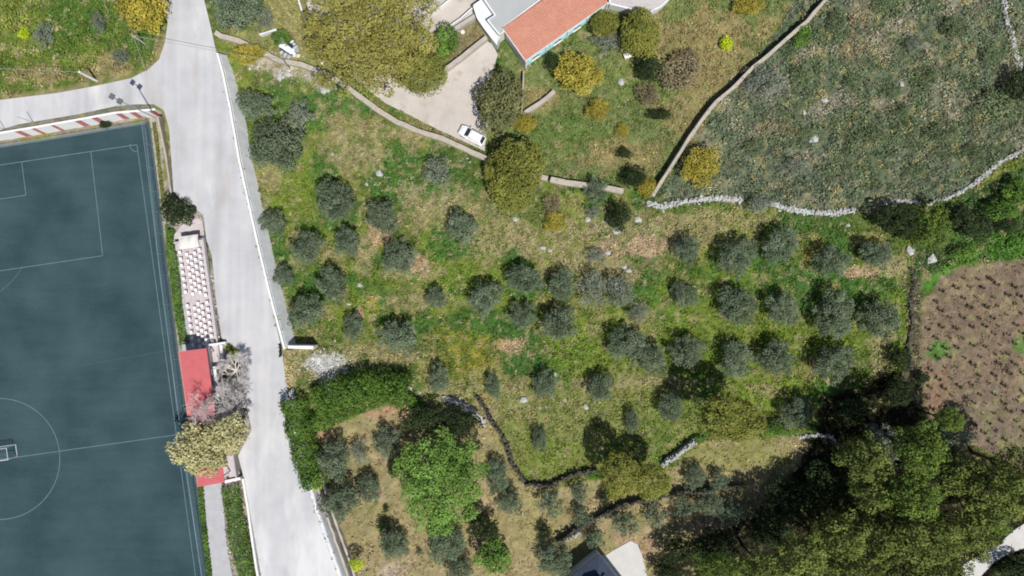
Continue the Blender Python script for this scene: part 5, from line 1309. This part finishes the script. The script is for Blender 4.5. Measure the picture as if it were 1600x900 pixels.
for k in range(8):
    t = (k + .25) / 7.6
    for (u, v, hh) in ((A_, D_, CZ - .15), (B_, Cc, CZ + .1)):
        p = u.lerp(v, min(t, .99)); p = p + (B_ - A_) * (.08 if u is A_ else -.06)
        MB().box((p.x, p.y, hh / 2), (.14, .14, hh)).obj("post", M['metal_grey'], root)
# white stair block by the canopy
x, y, _ = P(335, 556, 3.0); root = empty("entrance_stairs", (x, y, 0), math.atan2(dl.y, dl.x), "white walled entrance stairs beside the north end of the red roof", "stairs")
q_ = sgn
for k in range(6): MB().box((0.0, q_ * (-.6 + k * .34), .45 + k * .17), (3.0, .34, 2.1 + k * .34 - .9)).obj("stair_step", M['retain'], root)
MB().box((-1.72, q_ * .45, 1.65), (.3, 3.1, 3.3)).obj("side_wall", M['white'], root, bevel=.02); MB().box((1.72, q_ * .15, 1.65), (.3, 3.9, 3.3)).obj("side_wall", M['white'], root, bevel=.02)
MB().box((-.0, q_ * -.95, 1.5), (5.6, .32, 3.0)).obj("parapet", M['white'], root, bevel=.02)
# service strip behind the canopy (pale ledge)
mb = MB(); mb.prism([P(a_, b_, 2.6)[:2] for a_, b_ in [(331, 575), (337, 575), (344, 625), (338, 628)]], -.2, 2.62); tag(mb.obj("ledge", M['retain'], bevel=.02), "narrow grey concrete ledge between the red roof and the dark shrub", "ledge")
mb = MB(); mb.prism([P(a_, b_, 2.3)[:2] for a_, b_ in [(352, 750), (376, 745), (377, 749), (352, 755)]], -.2, 2.5); tag(mb.obj("cross_wall", M['white'], bevel=.02), "short white wall joining the lower end of the red roof to the road wall", "wall")
mb = MB(); mb.prism([P(a_, b_, 1.8)[:2] for a_, b_ in [(354, 726), (370, 727), (376, 744), (354, 749)]], -.2, 1.8); tag(mb.obj("terrace_slab", M['concrete'], bevel=.02), "small grey terrace slab right of the lower end of the red roof", "slab")

# ---------------------------------------------------------------- the long house and its neighbours
F0 = 1.0
def block(mb, px, z0, z1): return mb.prism([P(a_, b_, z1 if not hasattr(z1, '__len__') else z1[0])[:2] for a_, b_ in px], z0, z1)
M['cyan'] = mat_plain("cyan_wall_paint", (.46, .82, .90), .8, .04, 1, 8, .1)
M['white_wall'] = mat_plain("white_wall", alb(236, 240, 248), .8, .04, 1, 8, .1)
M['cream_wall'] = mat_plain("cream_wall", alb(240, 238, 214), .8, .05, 1, 8, .1)
M['greyroof'] = mat_plain("grey_flat_roof", alb(186, 190, 190), .85, .05, .5, 7, .15)
M['gravelroof'] = mat_plain("gravel_roof", alb(206, 200, 198), .95, .16, 4, 14, .5)
# tiles: rows of clay barrel tiles
tl, nt, b = new_mat("clay_tiles"); tc = nt.nodes.new("ShaderNodeTexCoord"); mp = nt.nodes.new("ShaderNodeMapping"); nt.links.new(tc.outputs["Object"], mp.inputs[0])
wv = nt.nodes.new("ShaderNodeTexBrick"); wv.inputs["Scale"].default_value = 1.0; wv.inputs["Brick Width"].default_value = .25; wv.inputs["Row Height"].default_value = .38; wv.inputs["Mortar Size"].default_value = .03
wv.inputs["Color1"].default_value = (*alb(220, 150, 124), 1); wv.inputs["Color2"].default_value = (*alb(228, 166, 142), 1); wv.inputs["Mortar"].default_value = (*alb(188, 132, 114), 1); wv.offset = 0.0
nt.links.new(mp.outputs[0], wv.inputs["Vector"])
nz = nt.nodes.new("ShaderNodeTexNoise"); nz.inputs["Scale"].default_value = .8; nz.inputs["Detail"].default_value = 6; nt.links.new(tc.outputs["Object"], nz.inputs["Vector"])
mx = nt.nodes.new("ShaderNodeMixRGB"); mx.blend_type = 'MULTIPLY'; mx.inputs[0].default_value = .5; rr_ = nt.nodes.new("ShaderNodeValToRGB"); rr_.color_ramp.elements[0].position = .3; rr_.color_ramp.elements[1].position = .7; rr_.color_ramp.elements[0].color = (.75, .72, .7, 1)
nt.links.new(nz.outputs["Fac"], rr_.inputs[0]); nt.links.new(wv.outputs["Color"], mx.inputs[1]); nt.links.new(rr_.outputs[0], mx.inputs[2]); nt.links.new(mx.outputs[0], b.inputs["Base Color"]); b.inputs["Roughness"].default_value = .85
EZ = 4.7; RZZ = 5.5
e0 = Vector(P(820, 94, EZ)); e1 = Vector(P(949.5, 3, EZ)); k0 = Vector(P(789, 41, RZZ)); 
ux = (e1 - e0); Lh = ux.length; ux.normalize(); uy = Vector((-ux.y, ux.x, 0))
Wd = (k0 - e0).dot(uy)
hs = empty("long_house", (e0.x, e0.y, F0), math.atan2(ux.y, ux.x), "long house with salmon clay tile roof and cyan front wall", "house")
ez, rz_ = EZ - F0, RZZ - F0
ov = .06
MB().add([(ov, ov, -.8), (Lh - ov, ov, -.8), (Lh - ov, Wd - .1, -.8), (ov, Wd - .1, -.8), (ov, ov, ez - .1), (Lh - ov, ov, ez - .1), (Lh - ov, Wd - .1, rz_ - .1), (ov, Wd - .1, rz_ - .1)],
         [(3, 2, 1, 0), (4, 5, 6, 7), (0, 1, 5, 4), (1, 2, 6, 5), (2, 3, 7, 6), (3, 0, 4, 7)]).obj("wall", M['white_wall'], hs)
MB().box((Lh / 2, ov - .03, ez / 2 - .45), (Lh - 1.0, .04, ez + .2)).obj("cyan_front", M['cyan'], hs)
rf_ = link("roof", None, None) if False else None
mb = MB(); th = .14
mb.add([(-.05, -.1, ez - th), (Lh + .05, -.1, ez - th), (Lh + .05, Wd, rz_ - th), (-.05, Wd, rz_ - th), (-.05, -.1, ez), (Lh + .05, -.1, ez), (Lh + .05, Wd, rz_), (-.05, Wd, rz_)],
       [(3, 2, 1, 0), (4, 5, 6, 7), (0, 1, 5, 4), (1, 2, 6, 5), (2, 3, 7, 6), (3, 0, 4, 7)])
roof = mb.obj("roof", tl, hs)
mb = MB(); n = int(Lh / .25)
for i in range(n + 1):
    xx = i * Lh / n; mb.tube([(xx, -.08, ez + .01), (xx, Wd - .02, rz_ + .01)], .05, 5)
mb.obj("tile_ridges", tl, roof)
MB().box((Lh / 2, -.13, ez - .06), (Lh + .1, .06, .12)).obj("gutter", M['white'], hs)
MB().box((-.1, Wd / 2, (ez + rz_) / 2 - .02), (.1, Wd + .1, .3)).obj("verge", M['white'], hs)
for xx in (.2, 3.9, 7.8, 11.3, 14.9):
    MB().box((xx, ov - .14, ez / 2 - .5), (.26, .2, ez + .3)).obj("pillar", M['white'], hs, bevel=.01)
for xx in (2.0, 6.0, 9.6, 13.0):
    w = MB().box((xx, ov - .055, 1.75), (1.2, .03, 1.2)).obj("window", mat_glass, hs)
    mb = MB()
    for (cx, cz, sx, sz) in ((xx, 2.38, 1.36, .08), (xx, 1.12, 1.36, .08), (xx - .64, 1.75, .08, 1.2), (xx + .64, 1.75, .08, 1.2), (xx, 1.75, .05, 1.2)): mb.box((cx, ov - .075, cz), (sx, .05, sz))
    mb.obj("frame", M['white'], w); MB().box((xx, ov - .12, 1.05), (1.45, .16, .05)).obj("sill", M['white'], w)
    for s in (-1, 1): MB().box((xx + s * 1.02, ov - .08, 1.75), (.6, .05, 1.24)).obj("shutter", M['cyan'], hs, bevel=.01)
# grey flat roofed building behind
def flat_building(px, z, wallm, roofm, label, par=.18, name="flat_roofed_house", cat="house"):
    xy = [P(a_, b_, z)[:2] for a_, b_ in px]; o = xy[0]; root = empty(name, (o[0], o[1], F0), 0, label, cat)
    L = [(x - o[0], y - o[1]) for x, y in xy]; zt = z - F0
    MB().prism(L, -.8, zt - .12).obj("wall", wallm, root); cx_ = sum(p[0] for p in L) / len(L); cy_ = sum(p[1] for p in L) / len(L)
    MB().prism([(cx_ + (p[0] - cx_) * 1.004, cy_ + (p[1] - cy_) * 1.004) for p in L], zt - .12, zt).obj("roof", roofm, root)
    mb = MB(); LL = L + [L[0], L[1]]; wall_mesh(mb, LL[:-1], .2, lambda x, y: zt + par, lambda x, y: zt - .25); mb.obj("parapet", M['white'], root)
    return root
flat_building([(757, 0), (773.5, 24), (762, 31.5), (780, 54), (788, 49), (786, 43), (860, -12), (830, -80), (715, -70)], 5.0, M['cream_wall'], M['greyroof'], "grey flat roofed house part adjoining the tiled roof")
flat_building([(740, 9), (756, -3), (773, 22), (762, 31), (781, 57), (777, 70), (757, 44), (746, 28)], 3.9, M['white_wall'], M['white_wall'], "lower white flat roofed annex at the left corner of the house", .1)
flat_building([(953, 6), (950, -30), (1060, -30), (1046, -2), (1031, 11), (1012, 20)], 3.9, M['white_wall'], M['gravelroof'], "low annex with a speckled gravel roof right of the tiled house", .06)
# small garden objects
x, y, _ = PG(981, 86, .8); root = empty("garden_table", (x, y, gh(x, y)), .4, "small white table standing in the grass by the golden brown tree", "table")
MB().box((0, 0, .72), (1.15, .85, .05)).obj("tabletop", M['white'], root, bevel=.01)
for sx in (-.5, .5):
    for sy in (-.35, .35): MB().box((sx, sy, .35), (.06, .06, .7)).obj("leg", M['white'], root)
x, y, _ = PG(723, 50, .5); root = empty("planter", (x, y, gh(x, y)), 0, "round pale planter in the small brown garden plot", "planter")
MB().tube([(0, 0, 0), (0, 0, .2), (0, 0, .5), (0, 0, .5)], [.2, .26, .34, .3], 12).obj("pot", M['cream_wall'], root); MB().tube([(0, 0, .44), (0, 0, .47)], .27, 12).obj("soil", M['rock_dark'], root)
# water tank half hidden by the giant crown
x, y, _ = P(659, 68, 5.0); root = empty("water_tank", (x, y, gh(x, y)), .6, "small blue and white tank frame poking through the edge of the giant crown", "water tank"); bl = mat_plain("blue_plastic", alb(84, 128, 176), .5, .06, 2, 9, .05)
MB().tube([(0, 0, 5.6), (0, 0, 5.7), (0, 0, 6.9), (0, 0, 7.05)], [.5, .6, .6, .3], 14).obj("tank", bl, root, smooth=False); MB().box((0, 0, 5.55), (1.4, 1.2, .1)).obj("platform", M['white'], root)
for sx in (-.6, .6):
    for sy in (-.5, .5): MB().box((sx, sy, 2.75), (.08, .08, 5.5)).obj("leg", M['metal_grey'], root)
# scrap heap
rs_ = random.Random(2)
x, y, _ = PG(450, 76, .5); root = empty("scrap_heap", (x, y, gh(x, y)), 0, "heap of whitish sheets and scrap metal above the curving wall", "scrap heap")
for k, (dx, dy, sx, sy, zc, rz, m_) in enumerate([(0, 0, 2.7, 1.0, .75, -.55, 'white_wall'), (.9, -1.0, 2.0, .6, .45, -.25, 'cream_wall'), (-.6, .8, 1.8, .9, .5, .5, 'metal_grey'), (.9, .5, 1.4, .7, .9, -1.0, 'metal_grey'), (-1.4, 1.5, 1.8, .3, .5, -.2, 'white_wall'), (.3, .5, 1.9, .5, 1.05, -.7, 'metal_dark'), (-.5, -.8, 1.9, .6, .35, -.6, 'metal_grey'), (1.3, -.1, .7, 1.1, .7, .2, 'metal_grey')]):
    mb = MB(); vs = []; N = 8
    for i in range(N + 1):
        for s in (-1, 1): vs.append(((i / N - .5) * sx, s * sy / 2, .06 * math.sin(i * 2.2) + .02 * i))
    m0 = len(vs); vs += [(a_, b_, c_ - .03) for a_, b_, c_ in vs]; fs = [(i * 2, i * 2 + 2, i * 2 + 3, i * 2 + 1) for i in range(N)] + [(m0 + i * 2 + 1, m0 + i * 2 + 3, m0 + i * 2 + 2, m0 + i * 2) for i in range(N)]
    o = mb.add(vs, fs).obj("scrap_sheet", M[m_], root); o.location = (dx, dy, zc); o.rotation_euler = (rs_.uniform(-.25, .25), rs_.uniform(-.25, .25), rz)
MB().box((0, 0, .3), (2.2, 1.4, .6), -.5).obj("scrap_crate", M['metal_dark'], root, bevel=.05)
xa = Vector(PG(405, 54, .7)); xb = Vector(PG(432, 46, .7)); mb = MB(); wall_mesh(mb, densify([tuple(xa[:2]), tuple(xb[:2])], 1), .25, lambda x, y: gh(x, y) + .8, lambda x, y: gh(x, y) - .2, .02)
tag(mb.obj("concrete_beam", M['retain'], bevel=.02), "pale concrete beam in the weeds left of the scrap heap", "beam")
# wire fence with dark posts in the dry garden
def post_fence(px, label, h=1.1):
    xy = densify([PG(a_, b_)[:2] for a_, b_ in px], 1.6); o = xy[0]; g0 = gh(*o); root = empty("garden_fence", (o[0], o[1], g0), 0, label, "fence")
    for x, y in xy: MB().tube([(x - o[0], y - o[1], gh(x, y) - g0 - .2), (x - o[0], y - o[1], gh(x, y) - g0 + h)], .04, 6).obj("post", M['bark_pale'], root)
    mb = MB()
    for k in (.35, .7, 1.05): mb.tube([(x - o[0], y - o[1], gh(x, y) - g0 + k) for x, y in xy], .012, 4)
    mb.obj("wires", M['metal_grey'], root)
post_fence([(524, 815), (532, 840), (540, 875), (548, 915)], "thin wire fence on wooden posts beside the bottom retaining wall")

# ---------------------------------------------------------------- house with dark roof at the bottom edge
M['slate'] = mat_plain("dark_blue_roof", alb(62, 72, 92), .7, .15, 1.2, 9, .3); M['redtile'] = mat_plain("dull_red_roof", alb(150, 62, 62), .7, .12, 1.5, 9, .3)
ax = Vector(P(936, 868, 3.6)); root = empty("dark_roofed_house", (ax.x, ax.y, 0), math.radians(-52), "dark blue-grey roofed house with a red upper roof at the bottom edge", "house")
MB().box((4.5, -3.4, 1.6), (8.6, 6.4, 3.5)).obj("wall", M['white_wall'], root)
MB().add([(-.1, .1, 3.3), (9.2, .1, 3.3), (9.2, -7, 3.3), (-.1, -7, 3.3), (-.1, .1, 3.45), (9.2, .1, 3.45), (9.2, -7, 3.45), (-.1, -7, 3.45), (1.7, -1.6, 4.2), (7.6, -1.6, 4.2), (7.6, -5.4, 4.2), (1.7, -5.4, 4.2)],
         [(3, 2, 1, 0), (0, 1, 5, 4), (1, 2, 6, 5), (2, 3, 7, 6), (3, 0, 4, 7), (4, 5, 9, 8), (5, 6, 10, 9), (6, 7, 11, 10), (7, 4, 8, 11), (8, 9, 10, 11)]).obj("lower_roof", M['slate'], root)
MB().add([(1.9, -1.8, 4.1), (7.4, -1.8, 4.1), (7.4, -5.2, 4.1), (1.9, -5.2, 4.1), (1.8, -1.7, 5.2), (7.5, -1.7, 5.2), (7.5, -5.3, 5.2), (1.8, -5.3, 5.2), (1.8, -3.5, 6.0), (7.5, -3.5, 6.0)],
         [(0, 1, 5, 4), (1, 2, 6, 5), (2, 3, 7, 6), (3, 0, 4, 7), (4, 7, 8), (5, 9, 6), (4, 5, 9, 8), (6, 7, 8, 9)]).obj("red_roof", M['redtile'], root)
MB().box((3.0, -1.3, 4.3), (1.0, .6, .9)).obj("dormer", M['retain'], root, bevel=.02)

# ---------------------------------------------------------------- parked car
def loft(mb, secs):
    """secs: list of (x, [(y, z) ...]) closed sections"""
    n = len(secs[0][1]); vs = []
    for x, s in secs: vs += [(x, y, z) for y, z in s]
    fs = [tuple(range(n - 1, -1, -1)), tuple((len(secs) - 1) * n + k for k in range(n))]
    for i in range(len(secs) - 1):
        for k in range(n): fs.append((i * n + k, i * n + (k + 1) % n, (i + 1) * n + (k + 1) % n, (i + 1) * n + k))
    mb.add(vs, fs)
def sec(w, z0, z1, r=.12): return [(-w + r * .3, z0), (w - r * .3, z0), (w, z0 + r), (w, z1 - r), (w - r, z1), (-w + r, z1), (-w, z1 - r), (-w, z0 + r)]
car_m, nt, b = new_mat("white_car_paint"); b.inputs["Base Color"].default_value = (.82, .82, .83, 1); b.inputs["Roughness"].default_value = .25; b.inputs["Coat Weight"].default_value = .4
rub = mat_plain("rubber", (.02, .02, .02), .85, .05, 4, 20, 0); light_m, nt, b = new_mat("lamp_glass"); b.inputs["Base Color"].default_value = (.7, .72, .75, 1); b.inputs["Roughness"].default_value = .15
tail_m, nt, b = new_mat("tail_glass"); b.inputs["Base Color"].default_value = (.45, .02, .02, 1); b.inputs["Roughness"].default_value = .2
cf = Vector(PG(718.5, 201, .6)); cb_ = Vector(PG(757, 221.5, .9)); cc_ = (cf + cb_) / 2; hd = math.atan2(cf.y - cb_.y, cf.x - cb_.x)
car = empty("parked_car", (cc_.x, cc_.y, gh(cc_.x, cc_.y) + .02), hd, "white hatchback car parked at the lower tip of the concrete yard", "car")
mb = MB(); loft(mb, [(-2.15, sec(.70, .34, .78)), (-2.05, sec(.82, .26, .92)), (-1.5, sec(.88, .22, .96)), (-.6, sec(.89, .2, .96)), (.6, sec(.89, .2, .95)), (1.2, sec(.88, .22, .90)), (1.75, sec(.82, .24, .80)), (2.05, sec(.68, .3, .68)), (2.14, sec(.5, .36, .6))])
mb.obj("body", car_m, car, bevel=.03, smooth=True)
mb = MB(); loft(mb, [(-2.0, sec(.66, .88, 1.0, .05)), (-1.72, sec(.67, .88, 1.42, .12)), (-1.3, sec(.68, .88, 1.49, .14)), (-.2, sec(.69, .88, 1.5, .14)), (.35, sec(.68, .88, 1.42, .14)), (1.12, sec(.7, .86, .94, .03))])
mb.obj("cabin", car_m, car, bevel=.02, smooth=True)
MB().add([(.40, -.58, 1.43), (.40, .58, 1.43), (1.06, .66, .985), (1.06, -.66, .985), (.40, -.58, 1.39), (.40, .58, 1.39), (1.06, .66, .93), (1.06, -.66, .93)], [(0, 1, 2, 3)[::-1], (4, 5, 6, 7), (0, 4, 7, 3), (1, 2, 6, 5), (0, 1, 5, 4), (2, 3, 7, 6)]).obj("windscreen", mat_glass, car)
MB().add([(-1.80, -.52, 1.36), (-1.80, .52, 1.36), (-2.02, .58, 1.03), (-2.02, -.58, 1.03), (-1.7, -.52, 1.34), (-1.7, .52, 1.34), (-1.95, .58, 1.0), (-1.95, -.58, 1.0)], [(0, 1, 2, 3), (7, 6, 5, 4), (0, 3, 7, 4), (1, 5, 6, 2), (0, 4, 5, 1), (2, 6, 7, 3)]).obj("rear_window", mat_glass, car)
for s in (-1, 1):
    for (xa, xb_) in ((-1.55, -.72), (-.62, .42)):
        MB().add([(xa, s * .70, 1.0), (xb_, s * .70, 1.0), (xb_ - .12, s * .695, 1.36), (xa + .08, s * .695, 1.36), (xa, s * .66, 1.0), (xb_, s * .66, 1.0), (xb_ - .12, s * .65, 1.36), (xa + .08, s * .65, 1.36)],
                 [(0, 1, 2, 3), (7, 6, 5, 4), (0, 4, 5, 1), (1, 5, 6, 2), (2, 6, 7, 3), (3, 7, 4, 0)]).obj("side_window", mat_glass, car)
    MB().box((.55, s * .98, 1.02), (.16, .2, .13)).obj("wing_mirror", car_m, car, bevel=.03)
    MB().box((1.98, s * .55, .68), (.2, .26, .12)).obj("headlight", light_m, car, bevel=.03); MB().box((-2.1, s * .68, .85), (.1, .2, .26)).obj("tail_light", tail_m, car, bevel=.02)
    for xx in (-1.3, 1.32):
        w = MB().tube([(0, -.1, 0), (0, .1, 0)], .31, 18).obj("wheel", rub, car, bevel=.02); w.location = (xx, s * .8, .31); MB().tube([(0, s * .1, 0), (0, s * .115, 0)], .19, 12).obj("rim", M['metal_grey'], w)
MB().box((-1.72, 0, 1.5), (.3, 1.0, .03)).obj("spoiler", M['metal_dark'], car, bevel=.01)
# ---------------------------------------------------------------- motor scooter at the road edge
x, y, _ = P(437.5, 547, 3.1); root = empty("motor_scooter", (x, y, 2.5), math.radians(98), "dark motor scooter standing at the road edge by the white end wall", "scooter")
dk = mat_plain("dark_plastic", (.04, .04, .045), .5, .1, 4, 20, .0)
for xx in (-.62, .62):
    pts = [(xx + .22 * math.cos(t), 0, .26 + .22 * math.sin(t)) for t in np.linspace(0, 2 * math.pi, 17)]
    w = MB().tube(pts, .05, 6).obj("wheel", rub, root); MB().tube([(xx, -.03, .26), (xx, .03, .26)], .14, 10).obj("rim", M['metal_grey'], w)
mb = MB(); loft(mb, [(-.85, sec(.1, .5, .62, .03)), (-.6, sec(.17, .38, .74, .05)), (-.1, sec(.16, .3, .70, .05)), (.0, sec(.14, .22, .3, .03)), (.3, sec(.15, .22, .3, .03)), (.38, sec(.2, .24, .8, .05)), (.5, sec(.14, .4, .95, .05))]); mb.obj("body", dk, root, bevel=.02)
MB().box((-.4, 0, .78), (.75, .28, .1)).obj("saddle", rub, root, bevel=.03); mb = MB(); mb.tube([(.6, 0, .3), (.45, 0, .98)], .035, 6); mb.tube([(.42, -.36, 1.02), (.47, 0, .98), (.42, .36, 1.02)], .025, 6); mb.obj("handlebar", M['metal_dark'], root)
MB().box((-.85, 0, .95), (.34, .36, .28)).obj("top_box", dk, root, bevel=.04)

# every thing is a thing, whatever its name
for o in scene.objects:
    if o.parent is None and "category" in o and "kind" not in o: o["kind"] = "thing"
